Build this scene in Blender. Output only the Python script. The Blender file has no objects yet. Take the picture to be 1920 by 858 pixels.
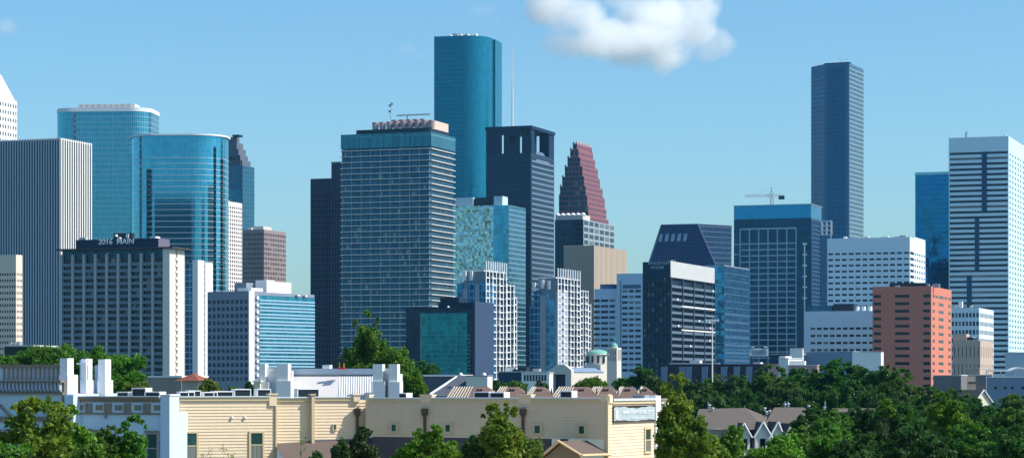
import bpy, math, random
import numpy as np
from mathutils import Vector, Matrix
R = math.radians
random.seed(11)
sc = bpy.context.scene
col = sc.collection

# ---------------------------------------------------------------- camera
F = 4533.0      # focal length in pixels of the 1920 wide photograph
CX, HY, H = 960.0, 712.0, 13.0
cam = bpy.data.cameras.new('camera'); camo = bpy.data.objects.new('camera', cam); col.objects.link(camo)
camo.location = (0, 0, H); camo.rotation_euler = (R(90), 0, 0)
cam.sensor_width = 36; cam.lens = F*36/1920; cam.shift_y = (HY-429)/1920
cam.clip_start = 1; cam.clip_end = 60000
sc.camera = camo
# ---------------------------------------------------------------- sun, sky, exposure
SB, SE = R(11), R(47)
sdir = Vector((math.cos(SB)*math.cos(SE), -math.sin(SB)*math.cos(SE), math.sin(SE)))
sl = bpy.data.lights.new('sun', 'SUN'); sl.energy = 4.9; sl.angle = R(.53); sl.color = (1, .945, .86)
so = bpy.data.objects.new('sun', sl); col.objects.link(so)
so.rotation_euler = sdir.to_track_quat('Z', 'Y').to_euler()
wd = bpy.data.worlds.new('World'); sc.world = wd; wd.use_nodes = True
wn = wd.node_tree; wn.nodes.clear()
sky = wn.nodes.new('ShaderNodeTexSky'); sky.sky_type = 'NISHITA'; sky.sun_disc = False
sky.sun_elevation = SE; sky.sun_rotation = math.atan2(sdir.x, sdir.y)
sky.altitude = 0; sky.air_density = 1.0; sky.dust_density = 1.0; sky.ozone_density = 5.0
tint = wn.nodes.new('ShaderNodeMix'); tint.data_type = 'RGBA'; tint.blend_type = 'MULTIPLY'
tint.inputs[0].default_value = 1; tint.inputs[7].default_value = (.70, .935, .98, 1)
bg = wn.nodes.new('ShaderNodeBackground'); bg.inputs[1].default_value = .137
wo = wn.nodes.new('ShaderNodeOutputWorld')
wn.links.new(sky.outputs[0], tint.inputs[6]); wn.links.new(tint.outputs[2], bg.inputs[0]); wn.links.new(bg.outputs[0], wo.inputs[0])
sc.view_settings.view_transform = 'Standard'; sc.view_settings.look = 'None'
sc.view_settings.exposure = .28; sc.view_settings.gamma = 1; sc.view_settings.use_curve_mapping = False
sc.cycles.max_bounces = 40; sc.cycles.diffuse_bounces = 2; sc.cycles.glossy_bounces = 3
sc.cycles.transmission_bounces = 2; sc.cycles.transparent_max_bounces = 8; sc.cycles.volume_bounces = 40
sc.cycles.use_denoising = True
try: sc.cycles.denoiser = 'OPENIMAGEDENOISE'
except Exception: pass
sc.cycles.use_adaptive_sampling = True; sc.cycles.adaptive_threshold = .02
sc.cycles.sample_clamp_indirect = 6

# ---------------------------------------------------------------- materials
def lin(c):
    return tuple((x/255/12.92 if x <= 10 else ((x/255+.055)/1.055)**2.4) for x in c)
MATS = {}
class NT:
    def __init__(s, name):
        s.m = bpy.data.materials.new(name); s.m.use_nodes = True; s.t = s.m.node_tree
        s.p = s.t.nodes['Principled BSDF']; s.p.inputs['IOR'].default_value = 1.45
    def n(s, t, **k):
        x = s.t.nodes.new('ShaderNode'+t)
        for a, b in k.items(): setattr(x, a, b)
        return x
    def l(s, a, b): s.t.links.new(a, b)
    def math(s, op, a, b=None, c=None):
        x = s.n('Math', operation=op)
        for i, v in enumerate((a, b, c)):
            if v is None: continue
            if hasattr(v, 'links') or hasattr(v, 'is_linked'): s.l(v, x.inputs[i])
            else: x.inputs[i].default_value = v
        return x.outputs[0]
    def vm(s, op, a, b=None):
        x = s.n('VectorMath', operation=op)
        for i, v in enumerate((a, b)):
            if v is None: continue
            if hasattr(v, 'is_linked'): s.l(v, x.inputs[i])
            elif op == 'SCALE' and i == 1: x.inputs['Scale'].default_value = v
            else: x.inputs[i].default_value = v
        return x.outputs[0]
    def mix(s, f, a, b, bt='MIX'):
        x = s.n('Mix', data_type='RGBA', blend_type=bt)
        for i, v in ((0, f), (6, a), (7, b)):
            if hasattr(v, 'is_linked'): s.l(v, x.inputs[i])
            elif i == 0: x.inputs[0].default_value = v
            else: x.inputs[i].default_value = (*v, 1) if len(v) == 3 else v
        return x.outputs[2]

def wall(name, c, rough=.8, var=.18, scale=.12, streak=.5, metal=0, spec=.3, fine=0):
    """painted or bare masonry with mottling and vertical weather streaks"""
    if name in MATS: return MATS[name]
    k = NT(name); c = lin(c)
    tc = k.n('TexCoord').outputs['Object']
    n1 = k.n('TexNoise'); n1.inputs['Scale'].default_value = scale; n1.inputs['Detail'].default_value = 6
    k.l(tc, n1.inputs['Vector'])
    mp = k.n('Mapping'); mp.inputs['Scale'].default_value = (1, 1, .08); k.l(tc, mp.inputs[0])
    n2 = k.n('TexNoise'); n2.inputs['Scale'].default_value = scale*5; n2.inputs['Detail'].default_value = 4
    k.l(mp.outputs[0], n2.inputs['Vector'])
    f = k.math('ADD', k.math('MULTIPLY', n1.outputs[0], 1-streak), k.math('MULTIPLY', n2.outputs[0], streak))
    if fine:
        n3 = k.n('TexNoise'); n3.inputs['Scale'].default_value = fine; n3.inputs['Detail'].default_value = 3; k.l(tc, n3.inputs['Vector'])
        f = k.math('ADD', k.math('MULTIPLY', f, .6), k.math('MULTIPLY', n3.outputs[0], .4))
    g = k.math('ADD', k.math('MULTIPLY', k.math('SUBTRACT', f, .5), 2.4*var), 1.0)
    vv = k.vm('SCALE', (1, 1, 1)); 
    x = k.n('VectorMath', operation='SCALE'); x.inputs[0].default_value = c; k.l(g, x.inputs['Scale'])
    k.l(x.outputs[0], k.p.inputs['Base Color'])
    k.p.inputs['Roughness'].default_value = rough; k.p.inputs['Metallic'].default_value = metal
    k.p.inputs['Specular IOR Level'].default_value = spec
    MATS[name] = k.m
    return k.m

def glass(name, c, metal=.85, rough=.12, pu=1.5, pv=3.9, lu=.0, lv=.0, lc=(120, 130, 140), var=.25, tilt=.01, wob=.02, ws=.12, z0=0, blind=0, bc=(150, 150, 140)):
    """reflective curtain wall: tinted panes that vary one to the next, joints as thin lines; UVs are in metres"""
    if name in MATS: return MATS[name]
    k = NT(name); c = lin(c); lc = lin(lc)
    uv = k.n('UVMap').outputs[0]; sp = k.n('SeparateXYZ'); k.l(uv, sp.inputs[0])
    U = k.math('DIVIDE', sp.outputs[0], pu); V = k.math('DIVIDE', k.math('ADD', sp.outputs[1], z0), pv)
    cb = k.n('CombineXYZ'); k.l(k.math('FLOOR', U), cb.inputs[0]); k.l(k.math('FLOOR', V), cb.inputs[1])
    wnz = k.n('TexWhiteNoise', noise_dimensions='3D'); k.l(cb.outputs[0], wnz.inputs['Vector'])
    g = k.math('ADD', k.math('MULTIPLY', wnz.outputs['Value'], 2*var), 1-var)
    x = k.n('VectorMath', operation='SCALE'); x.inputs[0].default_value = c; k.l(g, x.inputs['Scale'])
    base = x.outputs[0]
    if blind:
        w2 = k.n('TexWhiteNoise', noise_dimensions='3D'); k.l(k.vm('ADD', cb.outputs[0], (7.3, 3.1, 0)), w2.inputs['Vector'])
        bm_ = k.math('LESS_THAN', w2.outputs['Value'], blind)
        base = k.mix(k.math('MULTIPLY', bm_, .5), base, lin(bc))
    mask = None
    if lu: mask = k.math('LESS_THAN', k.math('FRACT', U), lu/pu)
    if lv:
        m2 = k.math('LESS_THAN', k.math('FRACT', V), lv/pv)
        mask = k.math('MAXIMUM', mask, m2) if mask else m2
    if mask:
        base = k.mix(mask, base, lc)
        k.l(k.math('MULTIPLY', k.math('SUBTRACT', 1, mask), metal), k.p.inputs['Metallic'])
        k.l(k.math('ADD', k.math('MULTIPLY', mask, .5), rough), k.p.inputs['Roughness'])
    else:
        k.p.inputs['Metallic'].default_value = metal; k.p.inputs['Roughness'].default_value = rough
    k.l(base, k.p.inputs['Base Color'])
    nz = k.n('TexNoise'); nz.inputs['Scale'].default_value = ws; nz.inputs['Detail'].default_value = 3
    k.l(k.n('TexCoord').outputs['Object'], nz.inputs['Vector'])
    d1 = k.vm('SCALE', k.vm('SUBTRACT', wnz.outputs['Color'], (.5, .5, .5)), tilt*2)
    d2 = k.vm('SCALE', k.vm('SUBTRACT', nz.outputs['Color'], (.5, .5, .5)), wob*2)
    nn = k.vm('NORMALIZE', k.vm('ADD', k.vm('ADD', k.n('NewGeometry').outputs['Normal'], d1), d2))
    k.l(nn, k.p.inputs['Normal'])
    MATS[name] = k.m
    return k.m

def leafmat(name, c1, c2, trans=.35):
    k = NT(name)
    g = k.n('NewGeometry').outputs['Random Per Island']
    nz = k.n('TexNoise'); nz.inputs['Scale'].default_value = .45; nz.inputs['Detail'].default_value = 3
    k.l(k.n('TexCoord').outputs['Object'], nz.inputs['Vector'])
    f = k.math('ADD', k.math('MULTIPLY', g, .55), k.math('MULTIPLY', k.math('SUBTRACT', nz.outputs[0], .3), 1.1))
    base = k.mix(f, lin(c1), lin(c2))
    orr = k.n('ObjectInfo').outputs['Random']; o2 = k.math('FRACT', k.math('MULTIPLY', orr, 17.3))
    cb = k.n('CombineXYZ'); k.l(k.math('ADD', k.math('MULTIPLY', orr, .4), .74), cb.inputs[0]); k.l(k.math('ADD', k.math('MULTIPLY', o2, .4), .82), cb.inputs[1]); k.l(k.math('ADD', k.math('MULTIPLY', orr, .3), .75), cb.inputs[2])
    base = k.vm('MULTIPLY', base, cb.outputs[0])
    d = k.n('BsdfTranslucent'); k.l(base, d.inputs[0])
    k.l(base, k.p.inputs['Base Color']); k.p.inputs['Roughness'].default_value = .5; k.p.inputs['Specular IOR Level'].default_value = .25
    ms = k.n('MixShader'); ms.inputs[0].default_value = trans
    k.l(k.p.outputs[0], ms.inputs[1]); k.l(d.outputs[0], ms.inputs[2])
    k.l(ms.outputs[0], k.t.nodes['Material Output'].inputs[0])
    return k.m

# ---------------------------------------------------------------- mesh builder
class MB:
    def __init__(s): s.v = []; s.f = []; s.uv = []; s.m = []
    def face(s, pts, uv=None, m=0):
        n = len(s.v); s.v += [tuple(p) for p in pts]; s.f.append(tuple(range(n, n+len(pts)))); s.m.append(m)
        if uv is None:
            a = Vector(pts[1])-Vector(pts[0]); b = Vector(pts[2])-Vector(pts[1]); nn = a.cross(b)
            ax = max(range(3), key=lambda i: abs(nn[i]))
            uv = [(p[1], p[2]) if ax == 0 else (p[0], p[2]) if ax == 1 else (p[0], p[1]) for p in pts]
        s.uv += uv
        return s
    def box(s, x0, x1, y0, y1, z0, z1, m=0):
        if x0 > x1: x0, x1 = x1, x0
        if y0 > y1: y0, y1 = y1, y0
        a, b, c, d = (x0, y0), (x1, y0), (x1, y1), (x0, y1)
        for p, q in ((a, b), (b, c), (c, d), (d, a)):
            s.face([(*p, z0), (*q, z0), (*q, z1), (*p, z1)], None, m)
        s.face([(*a, z1), (*b, z1), (*c, z1), (*d, z1)], None, m)
        s.face([(*d, z0), (*c, z0), (*b, z0), (*a, z0)], None, m)
        return s
    def prism(s, pts, z0, z1, m=0, mt=None, pts2=None, per=False):
        """pts counter-clockwise"""
        q = pts2 or pts; u = 0; n = len(pts)
        for i in range(n):
            j = (i+1) % n
            L = math.hypot(pts[j][0]-pts[i][0], pts[j][1]-pts[i][1])
            s.face([(*pts[i], z0), (*pts[j], z0), (*q[j], z1), (*q[i], z1)], [(u, z0), (u+L, z0), (u+L, z1), (u, z1)], m)
            u += L
        mt = m if mt is None else mt
        s.face([(*p, z1) for p in q], [(p[0], p[1]) for p in q], mt)
        s.face([(*p, z0) for p in reversed(pts)], [(p[0], p[1]) for p in reversed(pts)], mt)
        return s
    def cyl(s, x, y, z0, z1, r, n=14, r2=None, m=0):
        r2 = r if r2 is None else max(r2, .001)
        c = [(math.cos(2*math.pi*i/n), math.sin(2*math.pi*i/n)) for i in range(n)]
        return s.prism([(x+r*a, y+r*b) for a, b in c], z0, z1, m, None, [(x+r2*a, y+r2*b) for a, b in c])
    def dome(s, x, y, z, r, h, n=20, k=7, m=0):
        for i in range(k):
            a0, a1 = math.pi/2*i/k, math.pi/2*(i+1)/k
            r0, r1 = r*math.cos(a0), max(.01, r*math.cos(a1))
            for j in range(n):
                t0, t1 = 2*math.pi*j/n, 2*math.pi*(j+1)/n
                s.face([(x+r0*math.cos(t0), y+r0*math.sin(t0), z+h*math.sin(a0)), (x+r0*math.cos(t1), y+r0*math.sin(t1), z+h*math.sin(a0)),
                        (x+r1*math.cos(t1), y+r1*math.sin(t1), z+h*math.sin(a1)), (x+r1*math.cos(t0), y+r1*math.sin(t0), z+h*math.sin(a1))], None, m)
        return s
    def tube(s, p, q, r, r2=None, n=6, m=0):
        p, q = Vector(p), Vector(q); r2 = r if r2 is None else r2
        d = (q-p).normalized(); a = d.orthogonal().normalized(); b = d.cross(a)
        P = [p+(a*math.cos(t)+b*math.sin(t))*r for t in [2*math.pi*i/n for i in range(n)]]
        Q = [q+(a*math.cos(t)+b*math.sin(t))*r2 for t in [2*math.pi*i/n for i in range(n)]]
        for i in range(n):
            j = (i+1) % n; s.face([P[i], P[j], Q[j], Q[i]], None, m)
        s.face(Q, None, m); s.face(P[::-1], None, m)
        return s
    def add(s, o, d=(0, 0, 0)):
        n = len(s.v); s.v += [(v[0]+d[0], v[1]+d[1], v[2]+d[2]) for v in o.v]
        s.f += [tuple(i+n for i in f) for f in o.f]; s.uv += [(a+d[0]+d[1], b+d[2]) for a, b in o.uv]; s.m += o.m
        return s
    def mesh(s, name, mats, smooth=False):
        me = bpy.data.meshes.new(name); me.from_pydata(s.v, [], s.f)
        if not isinstance(mats, (list, tuple)): mats = [mats]
        for m in mats: me.materials.append(m)
        uvl = me.uv_layers.new(name='UVMap'); uvl.data.foreach_set('uv', np.array(s.uv, dtype=np.float32).ravel())
        me.polygons.foreach_set('material_index', s.m)
        if smooth: me.polygons.foreach_set('use_smooth', [len(f) == 4 for f in s.f])
        me.update()
        return me
    def build(s, name, mats, parent=None, loc=(0, 0, 0), smooth=False, M=None, label=None, merge=False):
        me = s.mesh(name, mats, smooth)
        if merge:
            import bmesh
            b = bmesh.new(); b.from_mesh(me); bmesh.ops.remove_doubles(b, verts=b.verts, dist=.001); b.to_mesh(me); b.free()
        return place(name, me, parent, loc, M, label)
def place(name, me, parent=None, loc=(0, 0, 0), M=None, label=None):
    o = bpy.data.objects.new(name, me); col.objects.link(o)
    if parent is not None: o.parent = getattr(parent, 'e', parent)
    if M is not None: o.matrix_local = M @ Matrix.Translation(loc)
    else: o.location = loc
    if label: o['label'] = label
    return o
def tag(o, label=None, cat=None, group=None, kind=None):
    if label: o['label'] = label
    if cat: o['category'] = cat
    if group: o['group'] = group
    if kind: o['kind'] = kind
    return o

# ---------------------------------------------------------------- frames: a plan grid turned by a degrees, its origin at a real point
def wx(px, Y): return (px-CX)/F*Y
def wz(py, Y): return H+(HY-py)/F*Y
class Frame:
    def __init__(s, px, Y, a):
        s.a = R(a); s.P = (wx(px, Y), Y); s.Y = Y; s.c, s.s = math.cos(s.a), math.sin(s.a)
        s.M = Matrix.Translation((*s.P, 0)) @ Matrix.Rotation(-s.a, 4, 'Z')
    def X(s, px, y=0):      # local x of the point of the line y = const that stands at px
        k = (px-CX)/F; X0 = s.P[0]+y*s.s; Y0 = s.P[1]+y*s.c
        return (k*Y0-X0)/(s.c+k*s.s)
    def V(s, px, x=0):      # local y of the point of the line x = const that stands at px
        k = (px-CX)/F; X0 = s.P[0]+x*s.c; Y0 = s.P[1]-x*s.s
        return (k*Y0-X0)/(s.s-k*s.c)
    def dep(s, x, y): return s.P[1]-x*s.s+y*s.c
    def Z(s, py, x=0, y=0): return H+(HY-py)/F*s.dep(x, y)
class Thing(Frame):
    def __init__(s, name, label, cat, px, Y, a=20, group=None, base=0):
        Frame.__init__(s, px, Y, a)
        s.e = bpy.data.objects.new(name, None); col.objects.link(s.e); s.e.empty_display_size = 1
        s.M = Matrix.Translation((0, 0, base)) @ s.M
        s.e.matrix_world = s.M
        tag(s.e, label, cat, group)
class Bld(Thing):
    def __init__(s, name, label, cat, Y, xl, xm, xr, top, a=20, D=None, group=None):
        Thing.__init__(s, name, label, cat, xm, Y, a, group)
        s.W = -s.X(xl); s.D = s.V(xr) if xr is not None else D; s.T = s.Z(top)
def fbox(mb, face, u0, u1, z0, z1, o0, o1, m=0):
    if face == 'f': mb.box(u0, u1, -o1, -o0, z0, z1, m)
    else: mb.box(o0, o1, u0, u1, z0, z1, m)
def rep(b, name, mb, mat, locs, maxn=100, key=None, smooth=False):
    """one object for each place (the largest hundred), the rest of them as one part"""
    locs = sorted(locs, key=key or (lambda p: -p[2])) if len(locs) > maxn else list(locs)
    me = mb.mesh(name, mat, smooth)
    for p in locs[:maxn]: place(name, me, b, p)
    if len(locs) > maxn:
        r = MB()
        for p in locs[maxn:]: r.add(mb, p)
        o = r.build(name+'_rows', mat, b); o['kind'] = 'stuff'
DS = .14
def grid(b, mb, face, nu, nz, z0, z1, wu, wh, d=.5, u0=None, u1=None, panes=True, skip=None):
    """piers and spandrels that stand d proud of the core; returns the centres of the openings and their size"""
    if u0 is None: u0, u1 = (-b.W, 0) if face == 'f' else (d, b.D)
    if face == 's': d = DS     # the side faces are seen at a glancing angle: their reveals are shallow
    cu, cz = (u1-u0)/nu, (z1-z0)/nz; ww, hh = cu*wu, cz*wh
    zb = z0
    cells = []
    for k in range(nz):
        a0 = z0+k*cz+(cz-hh)/2; a1 = a0+hh
        fbox(mb, face, u0, u1, zb, a0, -d, 0)
        ub = u0
        for i in range(nu):
            w0 = u0+i*cu+(cu-ww)/2
            if skip and skip(i, k): continue
            fbox(mb, face, ub, w0, a0, a1, -d, 0); ub = w0+ww
            cells.append((w0+ww/2, (a0+a1)/2))
        fbox(mb, face, ub, u1, a0, a1, -d, 0)
        zb = a1
    fbox(mb, face, u0, u1, zb, z1, -d, 0)
    return cells, ww, hh
def panes(b, face, cells, ww, hh, d, mat, name='window', maxn=100, key=None):
    p = MB()
    if face == 's': d = DS
    if face == 'f': p.box(-ww/2, ww/2, d-.06, d+.05, -hh/2, hh/2); locs = [(u, 0, z) for u, z in cells]
    else: p.box(-d-.05, -d+.06, -ww/2, ww/2, -hh/2, hh/2); locs = [(0, u, z) for u, z in cells]
    rep(b, name, p, mat, locs, maxn, key)
def core(b, mb, d, z1, z0=0, x0=None, y1=None, m=0):
    mb.box(-b.W if x0 is None else x0, -DS, d, b.D if y1 is None else y1, z0, z1, m)
def stadium(hw, hd, r, n=10):
    r = min(r, hw, hd); out = []
    for cx_, cy_, a0 in ((hw-r, hd-r, 0), (-hw+r, hd-r, 90), (-hw+r, -hd+r, 180), (hw-r, -hd+r, 270)):
        for i in range(n+1):
            t = R(a0+90*i/n); out.append((cx_+r*math.cos(t), cy_+r*math.sin(t)))
    return out
def text(s, name, size, depth, mat, parent, M, sx=1, label=None):
    cu = bpy.data.curves.new(name, 'FONT'); cu.body = s; cu.size = size; cu.extrude = depth; cu.offset = size*.011; cu.align_x = 'CENTER'; cu.align_y = 'CENTER'
    o = bpy.data.objects.new(name, cu); col.objects.link(o)
    dg = bpy.context.evaluated_depsgraph_get(); me = bpy.data.meshes.new_from_object(o.evaluated_get(dg))
    bpy.data.objects.remove(o); me.materials.clear(); me.materials.append(mat)
    q = bpy.data.objects.new(name, me); col.objects.link(q); q.parent = getattr(parent, 'e', parent)
    q.matrix_local = M @ Matrix.Rotation(R(90), 4, 'X') @ Matrix.Diagonal((sx, 1, 1, 1))
    if label: q['label'] = label
    return q

def pane_glass(name, c, blind=(120, 124, 120), share=.13, metal=.25):
    k = NT(name); rr = k.math('FRACT', k.math('ADD', k.math('MULTIPLY', k.n('ObjectInfo').outputs['Random'], 7.3), k.n('NewGeometry').outputs['Random Per Island']))
    g = k.math('ADD', k.math('MULTIPLY', rr, 1.1), .45); x = k.n('VectorMath', operation='SCALE'); x.inputs[0].default_value = lin(c); k.l(g, x.inputs['Scale'])
    w = k.n('TexWhiteNoise', noise_dimensions='1D'); k.l(rr, w.inputs['W'])
    k.l(k.mix(k.math('MULTIPLY', k.math('LESS_THAN', w.outputs[0], share), .75), x.outputs[0], lin(blind)), k.p.inputs['Base Color'])
    d1 = k.vm('SCALE', k.vm('SUBTRACT', w.outputs['Color'], (.5, .5, .5)), .05)
    k.l(k.vm('NORMALIZE', k.vm('ADD', k.n('NewGeometry').outputs['Normal'], d1)), k.p.inputs['Normal'])
    k.p.inputs['Metallic'].default_value = metal; k.p.inputs['Roughness'].default_value = .12; return k.m
# common materials
WGL = pane_glass('dark_window_glass', (22, 40, 60))
WHT = wall('white_painted_concrete', (232, 232, 230), var=.06)
CONC = wall('light_concrete', (205, 200, 192), var=.12)
MET = wall('galvanised_metal', (165, 170, 175), rough=.5, metal=.4)
DRK = wall('dark_metal', (40, 48, 58), rough=.5, metal=.2)
ROOF = wall('flat_roof_membrane', (150, 150, 148))

def clutter(b, n, seed, z=None, x0=None, x1=None, y0=2, y1=None, hmax=1.6):
    rs = random.Random(seed); z = b.T if z is None else z; x0 = -b.W+3 if x0 is None else x0; x1 = -3 if x1 is None else x1; y1 = min(b.D-3, 14) if y1 is None else y1
    for i in range(n):
        x, y = rs.uniform(x0, x1), rs.uniform(y0, max(y0+1, y1)); w, d, h = rs.uniform(.6, 2.2), rs.uniform(.8, 2), rs.uniform(.5, hmax)
        if rs.random() < .6: MB().box(x-w, x+w, y-d, y+d, z, z+h).build('roof_unit', rs.choice([MET, CONC, DRK, WHT]), b)
        else: MB().tube((x, y, z), (x, y, z+h*1.8), .14).build('vent_pipe', rs.choice([MET, DRK]), b)
# ---------------------------------------------------------------- ground
g = MB(); g.box(-9000, 9000, -3000, 14000, -.5, 0)
go = g.build('ground', wall('dry_grass_and_pavement', (78, 92, 86), var=.5, scale=.02, streak=0)); tag(go, kind='structure')
pl = MB(); pl.box(-14, 50, 60, 158, .002, .012); tag(pl.build('bounce_slab', wall('warm_bounce_surface', (196, 172, 146), var=.15, scale=.5)), kind='structure')  # unseen slab, added to bounce warm light onto the shaded siding
for nm, y0, y1 in (('street', 205, 217), ('avenue', 640, 658)):
    r = MB(); r.box(-600, 600, y0, y1, .002, .01)
    tag(r.build(nm, wall('asphalt', (62, 62, 64), var=.2, scale=.5)), kind='structure')

def mast(b, x, y, z0, z1, r=.25, name='antenna', mat=None, cross=()):
    m = MB(); m.tube((x, y, z0), (x, y, z1), r, r*.4)
    for zz, w in cross: m.tube((x-w, y, zz), (x+w, y, zz), r*.6)
    return m.build(name, mat or MET, b)

# ================================================================ far skyline, left
b = Bld('office_tower', 'white tower with steep tapering top and small square windows, at the left frame edge', 'office tower', 2300, -70, -2, 32, 183)
w = MB(); core(b, w, .5, b.T)
c1, a1, h1 = grid(b, w, 'f', 14, 40, 0, b.T-2, .45, .5); c2, a2, h2 = grid(b, w, 's', 7, 40, 0, b.T-2, .45, .5)
w.build('wall', WHT, b); panes(b, 'f', c1, a1, h1, .5, WGL); panes(b, 's', c2, a2, h2, .5, WGL)
zt = b.Z(135); w = MB(); yr = b.V(8, 0)
w.prism([(-b.W, 1), (-1.5, 1), (-1.5, b.D-1), (-b.W, b.D-1)], b.T, zt, 0, None, [(-b.W*.8, b.D*.35), (-10, b.D*.35), (-10, b.D*.6), (-b.W*.8, b.D*.6)])
w.build('tapered_roof', WHT, b)

b = Bld('office_tower', 'dark tower striped by closely spaced white vertical fins, at the left frame edge', 'office tower', 1550, -75, 113, 172, 258)
MB().box(-b.W, -.42, 1, b.D, 0, b.T-1.2).build('curtain_wall', glass('slate_blue_glass', (26, 44, 72), metal=.35, pu=1.9, pv=3.9, lv=.9, lc=(28, 36, 52), rough=.25), b)
MB().box(-b.W-.2, -.3, .6, b.D, b.T-1.2, b.T-.4).build('roof_slab', CONC, b)
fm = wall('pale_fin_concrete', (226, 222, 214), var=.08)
n = round(b.W/1.93)
rep(b, 'fin', MB().box(-.4, .4, .45, 1.0, 0, b.T), wall('shaded_fin_concrete', (176, 184, 192), var=.08), [(-b.W+(i+.5)*b.W/n, -.0, 0) for i in range(n)])  # front fins: blue-grey shade put into the concrete colour
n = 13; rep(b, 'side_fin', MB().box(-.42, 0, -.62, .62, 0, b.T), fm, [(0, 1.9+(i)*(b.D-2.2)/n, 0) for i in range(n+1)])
m = MB(); m.box(b.X(60), b.X(100), 12, 30, b.T-.4, b.Z(256)); m.build('penthouse', CONC, b)

# rounded glass towers
gA = glass('cyan_tower_glass', (58, 146, 166), metal=.82, pu=1.6, pv=4.4, lu=.12, lv=.2, lc=(190, 205, 210), var=.10, tilt=.004, wob=.006, ws=.03)
t = Thing('office_tower', 'pale blue glass tower with rounded corners and a white rim, behind the fin striped tower', 'office tower', 203.5, 2050, 4)
hw = (293-114)/2/F*2050; pts = stadium(hw, 27, 15, 10)
zt = t.Z(209, 0, -27)
MB().prism(pts, 0, zt, 0, 1).build('curtain_wall', [gA, ROOF], t, smooth=True)
pr = stadium(hw+.3, 27.3, 15.3, 10)
MB().prism(pr, zt, zt+3.2).build('roof_rim', WHT, t, smooth=True)
MB().box(t.X(152), t.X(257), -8, 10, zt+3.2, t.Z(197)).build('penthouse', CONC, t)
for i in range(9): MB().box(t.X(155+i*11), t.X(161+i*11), -9.5, -8.01, zt+3.2, t.Z(198.5)).build('roof_unit', MET, t)
me = MB().box(t.X(138, -27), t.X(142.5, -27), -27.25, -26.5, 0, t.Z(219)); me.build('vertical_strip', glass('grey_recess', (120, 125, 125), metal=.3, pu=1.2, pv=4.4, lv=1.2, lc=(50, 60, 70), var=.5), t)

gB = glass('azure_tower_glass', (74, 160, 184), metal=.88, pu=1.5, pv=4.0, lu=.06, lv=.15, lc=(90, 150, 170), var=.12, tilt=.004, wob=.006, ws=.03)
t = Thing('office_tower', 'oval blue glass tower ringed by bright floor bands under a thin overhanging roof disc', 'office tower', 338, 1850, 4)
hw = (425-248)/2/F*1850; pts = stadium(hw, 26, 22, 14)
zt = t.Z(254, 0, -26)
MB().prism(pts, 0, zt, 0, 1).build('curtain_wall', [gB, ROOF], t, smooth=True)
MB().prism(stadium(hw+1.6, 27.6, 23.6, 14), zt, zt+1.2).build('roof_disc', WHT, t, smooth=True)
ring = MB().prism(stadium(hw+.22, 26.22, 22.22, 14), 0, .42)
locs = []; z = t.Z(296, 0, -26)
while z > 20: locs.append((0, 0, z)); z -= 4.35
rep(t, 'floor_band', ring, wall('aluminium_band', (200, 208, 212), rough=.35, metal=.3), locs, smooth=True)
wing = MB().box(t.X(243, 0), t.X(252, 0), 2, 18, 0, t.Z(288)); wing.build('stair_wing', gA, t)
dgl = glass('dark_reflection_glass', (16, 26, 40), metal=.4, pu=1, pv=4, lv=1.2, lc=(70, 100, 120), var=.5)  # dark glass for strips that stand in for reflections of other towers
def ring_strip(pts, px0, px1, z0, z1, name, mat, t, out=.12):
    k = MB()
    for i in range(len(pts)):
        p, q = pts[i], pts[(i+1) % len(pts)]
        if (p[1]+q[1])/2 > 0: continue
        xa, xb = t.X(px0, (p[1]+q[1])/2), t.X(px1, (p[1]+q[1])/2)
        lo, hi = max(min(p[0], q[0]), xa), min(max(p[0], q[0]), xb)
        if hi <= lo+.05 or abs(q[0]-p[0]) < .01: continue
        f = lambda x: p[1]+(q[1]-p[1])*(x-p[0])/(q[0]-p[0])
        k.box(lo, hi, min(f(lo), f(hi))-out, max(f(lo), f(hi))+.3, z0, z1)
    return k.build(name, mat, t)
ring_strip(pts, 275, 285, 0, t.Z(322), 'vertical_strip', dgl, t)
ring_strip(pts, 262, 266, 0, t.Z(258), 'vertical_strip', MATS['grey_recess'], t)
ring_strip(pts, 400, 406, 0, t.Z(280), 'vertical_strip', dgl, t)
ring_strip(pts, 414, 419, 0, t.Z(300), 'vertical_strip', dgl, t)

# dark stepped crown tower behind
b = Bld('office_tower', 'teal glass tower with a dark stepped crown just right of the oval glass tower', 'office tower', 2200, 395, 455, 477, 310)
gC = glass('dull_teal_glass', (50, 108, 135), metal=.85, pu=1.6, pv=4, lu=.1, lv=.2, lc=(90, 120, 135), var=.2)
MB().box(-b.W, 0, 0, b.D, 0, b.T).build('curtain_wall', gC, b)
cr = wall('grey_granite', (98, 104, 118), var=.2); m = MB()
z = b.T
st = [(466, 300), (461, 290), (457, 278), (452, 266), (445, 255)]
for k, (px, py) in enumerate(st):
    x1 = -1-2.6*k; z1 = b.Z(py); m.box(-b.W+2, x1, 1.5*k+1, b.V(px+4, x1), z, z1); z = z1
m.build('stepped_crown', [cr], b)
rep(b, 'crown_rib', MB().box(0, 1, -.3, 0, 0, b.Z(300)-b.Z(355)), cr, [(-b.W+4+i*2.3, 0, b.Z(355)) for i in range(12)])
rep(b, 'crown_window', MB().box(-.8, .8, .9, 1.2, 0, 7), WGL, [(-4-i*2.8, -.05, b.T+2) for i in range(8)])
MB().box(b.X(432), b.X(444), 4, 12, z, b.Z(251)).build('penthouse', DRK, b)

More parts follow.
